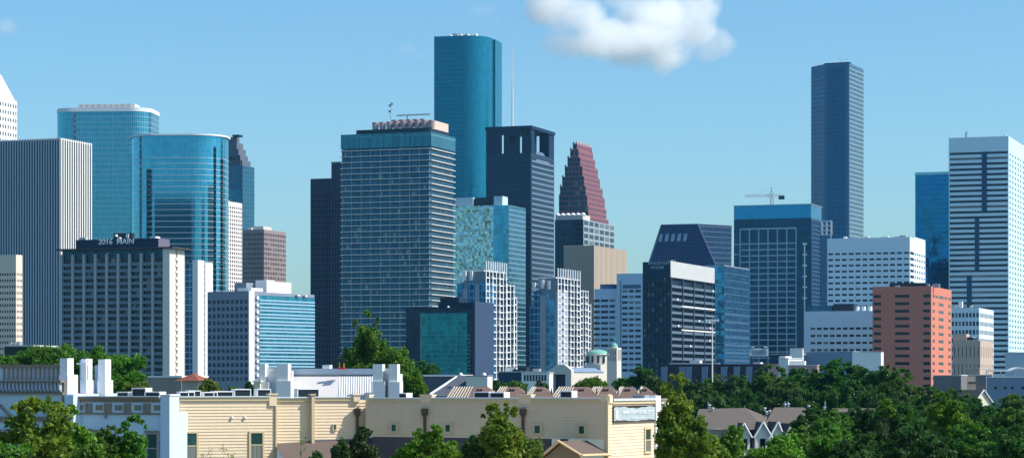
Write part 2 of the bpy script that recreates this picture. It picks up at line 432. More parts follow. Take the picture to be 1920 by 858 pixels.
def punched(name, label, Y, xl, xm, xr, top, wallm, nf, ns, nz, wu, wh, a=20, gm=None, d=.5, zt=0, z0=0, wu2=None, parapet=0, cat='office building', D=None, sides=('f', 's'), group=None):
    b = Bld(name, label, cat, Y, xl, xm, xr, top, a, D=D, group=group)
    w = MB(); core(b, w, d, b.T)
    z1 = b.T-parapet
    res = []
    if nf: c1, a1, h1 = grid(b, w, 'f', nf, nz, z0, z1, wu, wh, d); res.append(('f', c1, a1, h1))
    else: fbox(w, 'f', -b.W, 0, z0, z1, -d, 0)
    if ns: c2, a2, h2 = grid(b, w, 's', ns, nz, z0, z1, wu2 or wu, wh, d); res.append(('s', c2, a2, h2))
    else: fbox(w, 's', d, b.D, z0, z1, -d, 0)
    if parapet:
        fbox(w, 'f', -b.W, 0, z1, b.T+.01, -d, .003); fbox(w, 's', d, b.D, z1, b.T+.01, -d, .003)
    w.build('wall', wallm, b)
    for f, c_, a_, h_ in res: panes(b, f, c_, a_, h_, d, gm or WGL, maxn=100 if len(res) == 1 else (60 if f == 'f' else 40))
    MB().box(-b.W+1, -1, 1, b.D-1, b.T+.02, b.T+.3).build('roof', ROOF, b)
    clutter(b, 5, len(label), b.T+.3)
    return b

b = punched('office_tower', 'narrow white gridded tower pressed against the right side of the oval glass tower', 2000, 405, 425.5, 454, 377, wall('warm_white_panel', (226, 214, 208), var=.06), 8, 7, 46, .5, .55, parapet=3)
b = punched('office_tower', 'brown tower with a fine window grid, its right face beige, behind the white roofed midrise', 2050, 455, 495, 536, 430, wall('taupe_granite', (150, 132, 128), var=.08), 14, 13, 34, .58, .6, parapet=2)
MB().box(b.X(462), b.X(488), 6, 22, b.T, b.Z(423)).build('penthouse', CONC, b)

# brown tower beside the banded one
b = Bld('office_tower', 'dark brown stepped tower with close vertical ribs, left of the great banded tower', 'office tower', 1750, 581, 655, None, 304, 20, D=40)
bm_ = wall('plum_brown_cladding', (70, 62, 84), var=.12); bg_ = glass('plum_glass', (38, 42, 66), metal=.5, pu=1.6, pv=3.9, lv=1.3, lc=(45, 42, 62), var=.35)
xs = b.X(625); z1 = b.Z(337, b.X(600))
MB().box(-b.W, xs, 1.5, b.D, 0, z1).build('lower_curtain_wall', bg_, b)
MB().box(xs, 0, -3, b.D-6, 0, b.T).build('upper_curtain_wall', bg_, b)
n = 9; rep(b, 'rib', MB().box(-.35, .35, .9, 1.5, 0, z1+.5), bm_, [(-b.W+.4+i*(xs+b.W-.8)/n, 0, 0) for i in range(n+1)])
n = 6; rep(b, 'upper_rib', MB().box(-.35, .35, -3.6, -3, 0, b.T+.5), bm_, [(xs+.4+i*(-xs-.8)/n, 0, 0) for i in range(n+1)])
MB().box(-b.W, xs-.1, 1.2, b.D, z1, z1+1).build('roof_coping', bm_, b)

# ================================================================ the great banded tower
b = Bld('office_tower', 'tall blue grey glass tower with thin white ledges and pink cooling tanks on top', 'office tower', 1500, 641, 806, 850, 275)
gm = glass('steel_blue_glass', (36, 78, 104), metal=.65, pu=1.45, pv=3.62, lu=.16, lv=.7, lc=(34, 60, 80), var=.35, tilt=.008, blind=.04)
MB().box(-b.W, 0, 0, b.D, 0, b.T).build('curtain_wall', gm, b)
led = MB().box(-b.W-.9, .9+.6, -.8, b.D, 0, .38)
nfl = 43; dz = 3.62
rep(b, 'floor_ledge', led, wall('ledge_aluminium', (235, 232, 226), rough=.4, metal=.1), [(0, 0, b.T-1.2-i*dz) for i in range(int((b.T-15)/dz))])
n = 9; rep(b, 'mullion', MB().box(-.16, .16, -.45, 0, 0, b.T), wall('mullion_grey', (150, 170, 182), rough=.4), [(-b.W+.3+i*(b.W-.6)/n, 0, 0) for i in range(n+1)])
crg = glass('sea_green_crown_glass', (34, 104, 122), metal=.6, pu=1.5, pv=11, lu=.12, lv=.3, lc=(120, 170, 175), var=.3)
z1 = b.T+.3; z2 = b.Z(247)
MB().box(-b.W-.2, 1.3, -1.2, b.D+.6, z1, z2).build('glass_crown', crg, b)
MB().box(b.X(668, 3), -2, 3, b.D-3, z2, b.Z(238)).build('roof_plant_room', DRK, b)
zz = b.Z(238); bg2 = wall('beige_plant_wall', (214, 190, 172), var=.1)
MB().box(b.X(790, 12), -3, 12, b.D-1, zz, b.Z(221)).build('beige_penthouse', bg2, b)
tk = wall('rose_tank_steel', (176, 150, 152), var=.1, rough=.5)
tank = MB().cyl(0, 0, 0, 4.6, 1.85, 14, 2.15)
rep(b, 'cooling_tank', tank, tk, [(b.X(704+i*13.2, 5), 5, zz+.02) for i in range(9)])
rep(b, 'rear_cooling_tank', tank, tk, [(b.X(740+i*13.2, 10.5), 10.5, zz+1.7) for i in range(5)])
m = MB(); m.tube((b.X(733, 8), 8, zz), (b.X(733, 8), 8, b.Z(185)), .3, .2)
for q, dd in ((187, .9), (190, -.9), (201, -1.0)): m.box(b.X(733, 8)+min(0, dd*1.6), b.X(733, 8)+max(0, dd*1.6), 7.7, 8.3, b.Z(q+4), b.Z(q))
m.build('antenna', MET, b)
m = MB(); x0, x1, zb = b.X(744, 9), b.X(806, 9), b.Z(211); m.box(x0, x1, 8.7, 9.3, zb-.3, zb+.3)
for i in range(16): m.tube((x0+(x1-x0)*i/15, 9, zb-.9), (x0+(x1-x0)*(i+.7)/15, 9, zb+.8), .12)
m.tube((b.X(764, 9), 9, zz), (b.X(764, 9), 9, zb), .4); m.build('window_washing_rig', MET, b)

# ================================================================ teal round fronted tower
b = Bld('office_tower', 'tallest tower, curved teal glass front, dishes and masts on its roof', 'office tower', 2150, 814, 890, None, 66, 14, D=40)
gT = glass('teal_tower_glass', (0, 118, 144), metal=.55, rough=.22, pu=1.5, pv=3.9, lu=.14, lv=.5, lc=(4, 100, 126), var=.12, tilt=.006, wob=.008, ws=.05)
Rr = 22; pts = [(-b.W, 34), (-b.W, 0), (-12, 0)]
for i in range(1, 19):
    t_ = R(-90+90*i/18); pts.append((-12+Rr*math.cos(t_), Rr+Rr*math.sin(t_)))
pts += [(10, 34)]
MB().prism(pts, 0, b.T, 0, 1).build('curved_curtain_wall', [gT, ROOF], b, smooth=False)
MB().box(-b.W+8, b.X(941, 52), 28, 52, 0, b.Z(74, 15, 28)).build('rear_curtain_wall', gT, b)
MB().cyl(b.X(856, 12), 12, b.T, b.T+3, 5, 16).build('roof_drum', MET, b); MB().cyl(b.X(880, 12), 12, b.T, b.T+2, 5.5, 16).build('roof_drum', MET, b)
for px, py in ((850, 58), (855, 47), (862, 55), (869, 49), (874, 56), (883, 47), (890, 57)):
    mast(b, b.X(px, 10), 10, b.T, b.Z(py), .35)
for px in (846, 866, 878, 893): MB().dome(b.X(px, 6), 6, b.T, 1.6, 2.0, 10, 4).build('satellite_dish', WHT, b)

# ================================================================ dark tower with the open top
b = Bld('office_tower', 'near black tower with square openings cut through its top and a tall white mast', 'office tower', 1950, 911, 996, 1040, 238)
gD = glass('midnight_glass', (12, 40, 66), metal=.6, pu=1.5, pv=4, lu=.3, lv=1.4, lc=(20, 40, 62), var=.35)
dk = wall('midnight_cladding', (22, 44, 68), var=.12, rough=.5)
zo = b.Z(286); MB().box(-b.W, -.5, .5, b.D, 0, zo).build('curtain_wall', gD, b)
u = lambda p: b.X(p)
m = MB(); zt = b.T; zq = zt-1.5
def fw(p0, p1, y0, y1): m.box(u(p0), u(p1), .5, 3, b.Z(y1), b.Z(y0))
fw(911, 939, 240, 286); fw(944, 973, 266, 286); fw(978, 996, 253.5, 286)
m.box(u(944), u(952), .5, 3, b.Z(266), zq); m.box(u(952), u(973), .5, 3, b.Z(253), zq)
m.box(u(978), u(981), .5, 3, b.Z(253.5), zq); m.box(u(939), u(944), .5, 3, b.Z(246), zq); m.box(u(973), u(978), .5, 3, b.Z(246), zq)
m.box(u(994), -.5, .5, 3, b.Z(253.5), zq)
m.box(u(966), u(973), .5, 3, b.Z(266), b.Z(253))
m.build('open_top_frame', dk, b)
D = b.D
for q in ((-5, -.5, 3.01, D*.17), (-9, -.5, D*.78, D), (-14, -8, D*.45, D*.62), (-b.W, -b.W+8, D-8, D), (-b.W, -b.W+2, 3.01, 12)): MB().box(*q, zo, zq).build('top_pier', dk, b)
MB().box(-b.W-.5, .4, -.3, D+.5, zq, zt+1.2).build('roof_slab', dk, b)
m = MB(); x0 = -.5; m.face([(.2, D*.2, zo-6), (.2, D*.8, zo-6), (-3, D*.65, zo+3), (-3, D*.35, zo+3)]); m.build('sloped_sill', wall('slate_panel', (92, 110, 135), var=.1), b)
band = MB().box(-.5, .12, 1, D-.5, 0, 1.5); rep(b, 'spandrel_band', band, wall('slate_band', (104, 122, 144), rough=.4, var=.1), [(0, 0, b.Z(303)-i*4.3) for i in range(int((b.Z(303)-20)/4.3))])
m = MB(); ax, ay = b.X(961, 20), 20; m.tube((ax, ay, zt), (ax, ay, b.Z(165, ax, ay)), .9, .7); m.tube((ax, ay, b.Z(165, ax, ay)), (ax, ay, b.Z(84, ax, ay)), .5, .2)
m.build('mast', wall('mast_white', (215, 222, 230), rough=.5), b)

# ================================================================ red stepped gable tower
b = Bld('office_tower', 'red granite tower whose gable climbs in many small steps', 'office tower', 2250, 1048, 1107, None, 400, 20, D=60)
tiers = [(1048, 1107, 1155, 460), (1048, 1107, 1150, 432), (1048, 1105, 1141, 405), (1048, 1103, 1137, 385), (1048, 1101, 1134, 366), (1050, 1098, 1130, 348), (1054, 1095, 1125, 330), (1059, 1092, 1121, 311), (1064, 1088, 1116, 294), (1069, 1085, 1112, 279), (1074, 1082, 1110, 268)]
gr = wall('red_granite', (142, 92, 98), var=.12); m = MB(); z0 = 0; fr = []; sd = []
for k, (l, c, r_, y) in enumerate(tiers):
    x0, x1 = b.X(l), b.X(c); d1 = b.V(r_, x1); z1 = b.Z(y); m.box(x0, x1, 0, d1, z0, z1)
    n = max(1, int((x1-x0)/2.9)); nz = max(1, int((z1-max(z0, 40))/4))
    for i in range(n):
        for j in range(nz): fr.append((x0+(i+.5)*(x1-x0)/n, -.06, max(z0, 40)+(j+.5)*(z1-max(z0, 40))/nz-1.2))
    n = max(1, int(d1/4.2))
    for i in range(n):
        for j in range(nz): sd.append((x1+.06, (i+.5)*d1/n, max(z0, 40)+(j+.5)*(z1-max(z0, 40))/nz-1.2))
    z0 = z1
m.build('wall', gr, b)
rep(b, 'window', MB().box(-1.2, 1.2, -.05, .05, -.5, 2.9), WGL, fr, 50)
rep(b, 'side_window', MB().box(-.05, .05, -1.1, 1.1, 0, 2.3), wall('wine_window', (70, 56, 72), rough=.3), sd, 50)
PL = []
def PINS():
    for q in PL: q.build('pinnacle', gr, b)
for l, c, r_, y in tiers[4:]:
    m = MB(); PL.append(m); px = l+.6; m.prism([(b.X(px)-.8, .2), (b.X(px)+.8, .2), (b.X(px)+.8, 1.8), (b.X(px)-.8, 1.8)], b.Z(y), b.Z(y-5), 0, None, [(b.X(px)-.05, .95), (b.X(px)+.05, .95), (b.X(px)+.05, 1.05), (b.X(px)-.05, 1.05)])
    m = MB(); PL.append(m); yy = b.V(r_-.6, b.X(c)); x1 = b.X(c); m.prism([(x1-1.8, yy-.8), (x1-.2, yy-.8), (x1-.2, yy+.8), (x1-1.8, yy+.8)], b.Z(y), b.Z(y-4), 0, None, [(x1-1, yy), (x1-.9, yy), (x1-.9, yy+.1), (x1-1, yy+.1)])
PINS()
x1 = b.X(1082); d1 = b.V(1110, x1); m = MB()
for i in range(10): m.box(x1-1.2, x1-.2, i*d1/10, i*d1/10+d1/22, b.Z(268), b.Z(263))
m.build('crest', wall('pale_crest', (205, 190, 190)), b)

# dark block with domes, tan block
b = Bld('office_building', 'dark glass block with small white domes on its penthouse, below the stepped red tower', 'office building', 2080, 1040, 1094, 1152, 411)
MB().box(-b.W, -DS, .6, b.D, 0, b.T).build('curtain_wall', gD, b)
w = MB(); c2, a2, h2 = grid(b, w, 's', 6, 9, b.Z(520), b.T, .8, .66, .6, u0=0, u1=b.D); w.build('concrete_frame', wall('frame_grey', (150, 158, 168)), b); panes(b, 's', c2, a2, h2, .6, WGL)
MB().box(-b.W+.3, -1.2, 1.5, b.D*.25, b.T, b.Z(402)).build('penthouse', CONC, b)
rep(b, 'roof_dome', MB().dome(0, 0, 0, 2.2, 2), WHT, [(b.X(1046+i*9.5, 5), 5, b.Z(402)) for i in range(6)])
b = Bld('office_building', 'windowless tan concrete block with fine vertical grooves', 'office building', 1900, 1057, 1114, 1175, 460)
tanm = wall('tan_concrete', (190, 172, 152), var=.12)
MB().box(-b.W, -.3, .3, b.D, 0, b.T).build('wall', tanm, b)
n = 26; rep(b, 'groove_rib', MB().box(-.28, .28, 0, .3, 0, b.T+.4), tanm, [(-b.W+.3+i*(b.W-.6)/n, 0, 0) for i in range(n+1)])
n = 26; rep(b, 'side_groove_rib', MB().box(-.3, 0, -.75, .75, 0, b.T+.4), tanm, [(0, .8+i*(b.D-1.6)/n, 0) for i in range(n+1)])

# mirror glass block
b = Bld('office_building', 'mirror glass block with rippled mottled reflections, right of the great banded tower', 'office building', 1700, 838, 953, 985, 384)
b.D = b.V(985)
mg = glass('rippled_mirror_glass', (165, 200, 198), metal=.9, rough=.12, pu=1.6, pv=1.9, lu=.08, lv=.08, lc=(90, 120, 130), var=.35, tilt=.06, wob=.16, ws=.5)
MB().box(-b.W, 0, 0, b.D, 0, b.T).build('mirror_curtain_wall', mg, b)
sg = glass('banded_blue_glass', (60, 118, 145), metal=.8, pu=1.8, pv=3.4, lv=.5, lc=(130, 160, 175), var=.25)
MB().box(0, .3, 0.3, b.D, 0, b.T-.3).build('side_curtain_wall', sg, b)
MB().box(b.X(925), .15, -.3, .3, 0, b.T-.2).build('corner_curtain_wall', glass('corner_blue_glass', (70, 150, 180), metal=.9, pu=1.6, pv=3.4, lu=.1, lv=.2, lc=(110, 150, 165), var=.2, tilt=.02), b)
ph = wall('pale_blue_panel', (186, 204, 214), var=.05)
MB().box(b.X(853, 5), b.X(887, 5), 5, 20, b.T, b.Z(367)).build('penthouse', ph, b)
MB().box(b.X(889, 5), b.X(924, 5), 6, 20, b.T, b.Z(367.5)).build('plant_screen', DRK, b)
MB().box(b.X(926, 5), b.X(942, 5), 5, 16, b.T, b.Z(366)).build('stair_head', ph, b)

# ================================================================ white framed apartment towers
def condo(xl, xm, steps, gl, top_g, label, Y=1250, fins=None):
    """steps: (right px, top py) from the crown outwards on the lit side; gl the same on the glass side"""
    b = Bld('apartment_tower', label, 'apartment tower', Y, xl, xm, steps[-1][0], steps[0][1], 20, group='white framed apartment towers')
    wm = wall('white_frame', (238, 238, 236), var=.04); w = MB(); s0 = 0; cells = []; ww = hh = 0
    cm = MB(); bal = []
    for px, py in steps:
        s1 = b.V(px); z1 = b.Z(py); n = max(1, round((s1-s0)/5.2)); nz = round(z1/3.35)
        cm.box(-9, -DS, s0 if s0 else .3, s1, 0, z1-.5)
        c_, ww, hh = grid(b, w, 's', n, nz, 0, z1, .86, .86, 1.0, u0=s0, u1=s1); cells.append((c_, ww, hh))
        for i in range(n+1): w.box(-.1, .12, s0+i*(s1-s0)/n-.3 + (.35 if i == 0 else 0) - (.35 if i == n else 0), s0+i*(s1-s0)/n+.35+ (.35 if i == 0 else 0) - (.35 if i == n else 0), 0, z1+.6)
        for i in range(n):
            if i % 2 == 1:
                for k in range(nz): bal.append((0, s0+(i+.5)*(s1-s0)/n, k*z1/nz+.25))
        s0 = s1
    cm.build('inner_wall', wall('grey_inner_wall', (120, 132, 142)), b)
    w.build('white_frame', wm, b)
    for c_, ww, hh in cells: panes(b, 's', c_, ww*.98, hh*.94, .9, WGL, maxn=30)
    rep(b, 'balcony', MB().box(0, 1.1, -1.7, 1.7, 0, .2).box(1.0, 1.1, -1.7, 1.7, .85, .95), wm, bal, 60)
    gg = glass('condo_blue_glass', (48, 130, 172), metal=.75, pu=2.2, pv=3.35, lu=.25, lv=.5, lc=(120, 165, 190), var=.4)
    gm2 = MB(); gw = MB(); x1 = -.3; y0 = 0
    for k, (l, r_, py, mm) in enumerate(gl):
        (gm2 if mm else gw).box(b.X(l), b.X(r_)-.02, (0 if mm else -.5)+.02*k, 16, 0, b.Z(py))
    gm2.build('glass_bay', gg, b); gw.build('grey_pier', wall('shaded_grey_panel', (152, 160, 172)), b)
    # crown
    z1 = b.Z(steps[0][1]); s1 = b.V(steps[0][0]); cr = []
    fin = MB().box(-.4, .2, -.28, .28, 0, 5.5)
    rep(b, 'crown_fin', fin, wm, [(0, .4+i*(s1-.8)/9, z1-.5) for i in range(10)])
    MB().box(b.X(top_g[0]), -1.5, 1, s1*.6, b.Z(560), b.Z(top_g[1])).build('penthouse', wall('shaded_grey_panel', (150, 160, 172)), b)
    rep(b, 'crown_post', MB().box(-.7, .7, 0, 1, 0, 4.5), wm, [(b.X(p), -.8, b.Z(q)) for p, q in top_g[2]])
    MB().box(b.X(top_g[0])-.5, -1.2, .6, s1*.62, b.Z(top_g[1])+.01, b.Z(top_g[1])+.6).build('roof_slab', wm, b)
    return b
condo(850, 911, [(950, 507), (964, 530), (969, 553)], [(850, 857, 573, 1), (857, 868, 528, 1), (868, 877, 540, 0), (877, 891, 528, 1), (891, 899, 532, 0), (899, 911, 528, 1)], (868, 508, [(872, 525), (884, 525), (862, 530)]), 'left one of the paired white framed apartment towers, right of the mirror glass block', Y=1195)
condo(993, 1046, [(1088, 520), (1103, 540), (1108, 566)], [(993, 1000, 573, 1), (1000, 1013, 543, 1), (1013, 1024, 553, 0), (1024, 1030, 543, 1), (1030, 1042, 560, 1), (1042, 1046, 545, 0)], (1008, 521, [(1018, 540), (1030, 542), (1002, 545)]), 'right one of the paired white framed apartment towers, in front of the tan block')

# low teal glass block with dark surround
b = Bld('office_building', 'low dark box framing a panel of green blue glass, behind the big round tree', 'office building', 900, 760, 889, 922, 578)
nv = wall('navy_cladding', (26, 44, 66), rough=.5, var=.15)
nvg = glass('navy_glass', (20, 48, 74), metal=.5, pu=1.2, pv=1.5, lu=.1, lv=.1, lc=(20, 36, 54), var=.4)
MB().box(-b.W, 0, .5, b.D, 0, b.T).build('wall', nvg, b)
MB().box(-b.W-.1, .1, .3, b.D+.1, b.T, b.T+.5).build('roof_coping', nv, b)
gq = glass('emerald_glass', (20, 120, 130), metal=.7, pu=.75, pv=1.75, lu=.09, lv=.2, lc=(70, 150, 160), var=.35, tilt=.01, wob=.03, ws=.1)
MB().box(b.X(788), b.X(876), .1, .5, 0, b.Z(586)).build('glass_panel', gq, b)
m = MB()
for px in (788, 790): m.box(b.X(px)-.06, b.X(px)+.06, 0, .1, 0, b.Z(586))
m.build('mullion', MET, b)
st = MB()
for k in range(22): st.box(b.X(877.5), b.X(881), 0, .5, k*1.4, k*1.4+.6)
st.build('vent_stack', wall('grey_vent', (130, 140, 150)), b)
MB().box(b.X(888.6), .6, -.6, b.D+.8, 0, b.Z(565)).build('side_wing', wall('slate_blue_wall', (58, 74, 100), rough=.6, var=.12), b)
MB().box(b.X(816), b.X(888), 3, 12, b.T+.5, b.Z(566)).build('upper_roof', nv, b)
MB().box(b.X(818), b.X(853), 4, 12, b.Z(566), b.Z(556)).build('penthouse', nv, b)
m = MB(); m.dome(b.X(840.5, 2.8), 2.8, b.Z(575), .55, .6, 8, 3); m.build('roof_lamp', WHT, b)

# white ribbon window block (two heights)
rb = wall('bluish_white_panel', (186, 208, 226), var=.05)
b = Bld('office_building', 'white office slab with short dark windows, left of the black apartment tower', 'office building', 1400, 1112, 1205, None, 512, 20, D=30)
w = MB(); xs = b.X(1156); w.box(xs, 0, .5, b.D, 0, b.T); w.box(-b.W, xs-.01, 2.5, b.D, 0, b.Z(540))
cells = []; cz = 3.15*1400/1400
u0, u1 = b.X(1166), b.X(1201); z1 = b.Z(537); nz = int((z1-5)/4.0*1.32/1.0)
def bandrows(u0, u1, z1, yoff, groups, pitch, hh, rows):
    out = []
    for k in range(rows):
        for g0, g1 in groups: out.append((u0+(u1-u0)*(g0+g1)/2, yoff, z1-k*pitch, (u1-u0)*(g1-g0)))
    return out
pit = 10.6*1400/F
for (A, B_, yo, ztop, gs) in ((u0, u1, .5, b.Z(545), ((0, .3), (.37, .62), (.7, 1))), (b.X(1114, 2.5), b.X(1153, 2.5), 2.5, b.Z(562), ((0, .27), (.33, .68), (.74, 1)))):
    for wv in gs:
        L = (B_-A)*(wv[1]-wv[0]); mm = MB().box(-L/2, L/2, -.06, .1, -.72, .72)
        rep(b, 'window', mm, WGL, [(A+(B_-A)*(wv[0]+wv[1])/2, yo, ztop-k*pit) for k in range(15)])
w.build('wall', rb, b)
MB().box(b.X(1167), b.X(1201), .42, .5, b.Z(540), b.Z(533)).build('louvre', wall('blue_grey_louvre', (84, 104, 132)), b)
MB().box(b.X(1125, 4), b.X(1150, 4), 4, 12, b.Z(540), b.Z(531)).build('penthouse', wall('blue_grey_louvre', (84, 104, 132)), b)
MB().box(b.X(1164)-.6, b.X(1164)+.1, .3, .5, 0, b.T-4).build('pilaster', wall('grey_blue_pilaster', (120, 138, 160)), b)

# ================================================================ black apartment block with its name
b = Bld('apartment_tower', 'black apartment tower with pale concrete top band and HOUSTON HOUSE lettering', 'apartment tower', 1100, 1205, 1257, 1340, 490)
bk = wall('black_brown_wall', (28, 44, 62), var=.15, rough=.6)
zt = b.T; MB().box(-b.W, -1.2, .6, b.D, 0, zt-.5).build('inner_wall', bk, b)
w = MB(); c1, a1, h1 = grid(b, w, 'f', 7, 26, 0, b.Z(518), .7, .6, .6); fbox(w, 'f', -b.W, 0, b.Z(518), zt, -.6, 0)
w.build('wall', wall('dark_teal_wall', (26, 56, 76), var=.12), b); panes(b, 'f', c1, a1, h1, .6, WGL, maxn=50)
zc = b.Z(519); MB().box(-1.2, 0, .01, b.D, zc, zt+.3).build('top_band', wall('raw_concrete_band', (190, 190, 188), var=.2, scale=.2), b)
D = b.D; pm = wall('balcony_grey', (96, 112, 128), var=.1); bl = []
ng = 4; cw = D/ng
rep(b, 'vertical_pier', MB().box(-.5, .5, -.5, .5, 0, zc), wall('dark_pier', (60, 74, 90)), [(0, .5+i*(D-1)/ng, 0) for i in range(ng+1)])
fh = 3.0; nfl = int(zc/fh)
rep(b, 'balcony', MB().box(-1.2, .25, -cw/2+1.0, cw/2-1.0, 0, .3).box(.1, .25, -cw/2+1.0, cw/2-1.0, .3, 1.15), pm, [(0, cw*(i+.5), k*fh+1.2) for k in range(nfl) for i in range(ng)])
acs = [(0, cw*(i+.3+.4*random.random()), k*fh+1.5) for k in range(nfl) for i in range(ng) if random.random() < .12]
rep(b, 'air_conditioner', MB().box(.26, .9, -1, 1, 0, .9), WHT, acs)
MB().box(.26, .5, cw*.9, D-1, b.Z(573), b.Z(570.5)).build('ledge', WHT, b); MB().box(.26, .5, cw*.9, D-1, b.Z(618), b.Z(615.5)).build('ledge', WHT, b)
sg2 = wall('sign_white', (150, 180, 200), rough=.5)
cxm = (b.X(1222)+b.X(1248))/2
text('HOUSTON', 'sign_lettering', 1.75, .05, sg2, b, Matrix.Translation((cxm, -.1, b.Z(493.2))), 1.15)
text('HOUSE', 'sign_lettering', 1.75, .05, sg2, b, Matrix.Translation((cxm-.7, -.1, b.Z(500.8))), 1.15)
for px in (1268, 1273): mast(b, -2, b.V(px), zt, zt+1.4, .35, 'roof_vent', WHT)

# trapezoid tower
b = Thing('office_tower', 'dark purple tower with sloping flank and pale skylights, behind the black apartment tower', 'office tower', 1308, 1800, 20)
mt = wall('dusk_purple_cladding', (52, 62, 92), rough=.45, var=.12); Zt = b.Z(420); Zb = 0
xL = lambda py: b.X(1240-(py-420)/70*24)
kz = b.Z(560); m = MB(); D = b.V(1374, b.X(1342))
xr_b = b.X(1342+32); xl_b = xL(560)
# front face leans back: top edge y=8, foot y=0
def P(x, y, z): return (x, y, z)
x0t, x1t = b.X(1240, 10), b.X(1308, 10); x0b, x1b = b.X(1193, 0), b.X(1370, 0)
zt = b.Z(420, 0, 10); zb = b.Z(562, 0, 0)
yb = 48
m.face([P(x0b, 0, zb), P(x1b, 0, zb), P(x1t, 10, zt), P(x0t, 10, zt)])
m.build('sloped_front', glass('dusk_banded_glass', (58, 66, 98), metal=.45, pu=3, pv=2.6, lv=.8, lc=(48, 52, 80), var=.12, rough=.3), b)
m = MB(); xt2 = b.X(1372, 40)
m.face([P(x1b, 0, zb), P(xt2, 40, zb), P(xt2, 40, zt), P(x1t, 10, zt)]); m.face([P(x0t, 10, zt), P(x1t, 10, zt), P(xt2, 40, zt), P(x0t+12, 40, zt)])
m.face([P(x0b, 0, zb), P(x0t, 10, zt), P(x0t+12, 40, zt), P(x0b+12, 40, zb)]); m.face([P(x0b+12, 40, zb), P(x0t+12, 40, zt), P(xt2, 40, zt), P(xt2, 40, zb)])
m.box(x0b, x1b, .0, 40, 0, zb-.01)
m.build('side_wall', glass('dusk_blue_glass', (16, 50, 78), metal=.5, pu=2, pv=4, lv=.5, lc=(14, 40, 62), var=.2), b)
m = MB(); m.tube((x0t, 10, zt), (x1t, 10, zt), .5); m.tube((x1t, 10, zt), (x1b, 0, zb), .5); m.tube((x0t, 10, zt), (x0b, 0, zb), .5); m.tube((x1t, 10, zt), (xt2, 40, zt), .5)
m.build('edge_trim', wall('trim_grey_blue', (88, 100, 128)), b)
sk = MB(); 
def onf(px, py):
    f = (py-420)/(562-420)*1.0; y = 10*(1-f); return (b.X(px, y), y-.25, b.Z(py, 0, y))
for i in range(5):
    px = 1238+i*11.5; k = MB(); k.face([onf(px-3.5, 451), onf(px+2.8, 451), onf(px+5.5, 437), onf(px-.8, 437)]); k.build('skylight', wall('skylight_grey', (150, 165, 185), rough=.3), b)

# reflective blue block
b = Bld('office_building', 'blue mirror glass block with streaky reflections right of the black apartment tower', 'office building', 1250, 1322, 1358, 1405, 498)
mg2 = glass('streaky_blue_mirror', (62, 128, 165), metal=.95, rough=.06, pu=1.6, pv=3.6, lu=.08, lv=.25, lc=(60, 110, 140), var=.25, tilt=.02, wob=.12, ws=.25)
MB().box(-b.W, 0, 0, b.D, 0, b.T).build('mirror_curtain_wall', mg2, b)
MB().box(-b.W-.1, .1, -.1, b.D+.1, b.T, b.T+.5).build('roof_coping', MET, b)
sp = MB().box(-b.W-.05, .08, -.08, b.D+.05, 0, 1.2)
rep(b, 'spandrel_band', sp, wall('petrol_band', (60, 92, 118), rough=.3), [(0, 0, b.Z(590)-k*4) for k in range(9)])

# ================================================================ gridded blue tower and crane
b = Bld('office_tower', 'blue glass tower with a framed grid of white lines, a crane above it', 'office tower', 1500, 1376, 1521, 1541, 383)
gE = glass('deep_blue_glass', (16, 62, 92), metal=.6, pu=1.6, pv=3.9, lv=.3, lc=(20, 54, 80), var=.25)
zt = b.Z(408); MB().box(-b.W, 0, 0, b.D, 0, zt).build('curtain_wall', gE, b)
MB().box(-b.W, -.2, .2, b.D-.2, zt, b.T).build('glass_crown', glass('crown_blue_glass', (38, 130, 175), metal=.85, pu=1.6, pv=9, lu=.06, lv=.1, lc=(60, 130, 165), var=.06, tilt=.004), b)
MB().box(-b.W-.2, .2, 0, b.D+.2, b.T, b.T+.5).build('roof_coping', MET, b)
gl = wall('grid_line_grey', (160, 184, 198), rough=.5)
z0, z1 = 14, b.Z(428); x0, x1 = b.X(1388), b.X(1493)
hb = []; z = b.Z(456)
while z > 14: hb.append((0, 0, z)); z -= 3.75
rep(b, 'grid_bar', MB().box(x0, x1, -.35, 0, 0, .75), gl, hb)
MB().box(x0, x1, -.4, 0, z1, z1+.9).build('frame_head', gl, b)
rep(b, 'grid_post', MB().box(-.3, .3, -.5, -.0, 0, z1), gl, [(x0+i*(x1-x0)/6, 0, 0) for i in range(7)])
rep(b, 'ledge', MB().box(-b.W, x0, -.3, 0, 0, .5), gl, [(0, 0, b.Z(456)), (0, 0, b.Z(475))])
wp = MB(); wp.box(b.X(1508), b.X(1510), -.9, 0, b.Z(650), b.Z(455))
wp.build('white_strip', WHT, b)
rep(b, 'strip_bracket', MB().box(-1.3, 1.3, -1.1, -.1, 0, .8), WHT, [(b.X(1509), 0, b.Z(458+i*20.3)) for i in range(6)])
lt = MB(); s0, s1 = 0, b.D
for k in range(50):
    z = k*2.6+5
    if z < b.Z(415): lt.box(0, .6, s0, s1, z, z+.4)
for i in range(9): lt.box(.02, .8, s0+i*(s1-s0)/8-.25, s0+i*(s1-s0)/8+.25, 0, b.Z(412))
lt.build('side_lattice', wall('lattice_blue', (92, 128, 158), rough=.4), b)
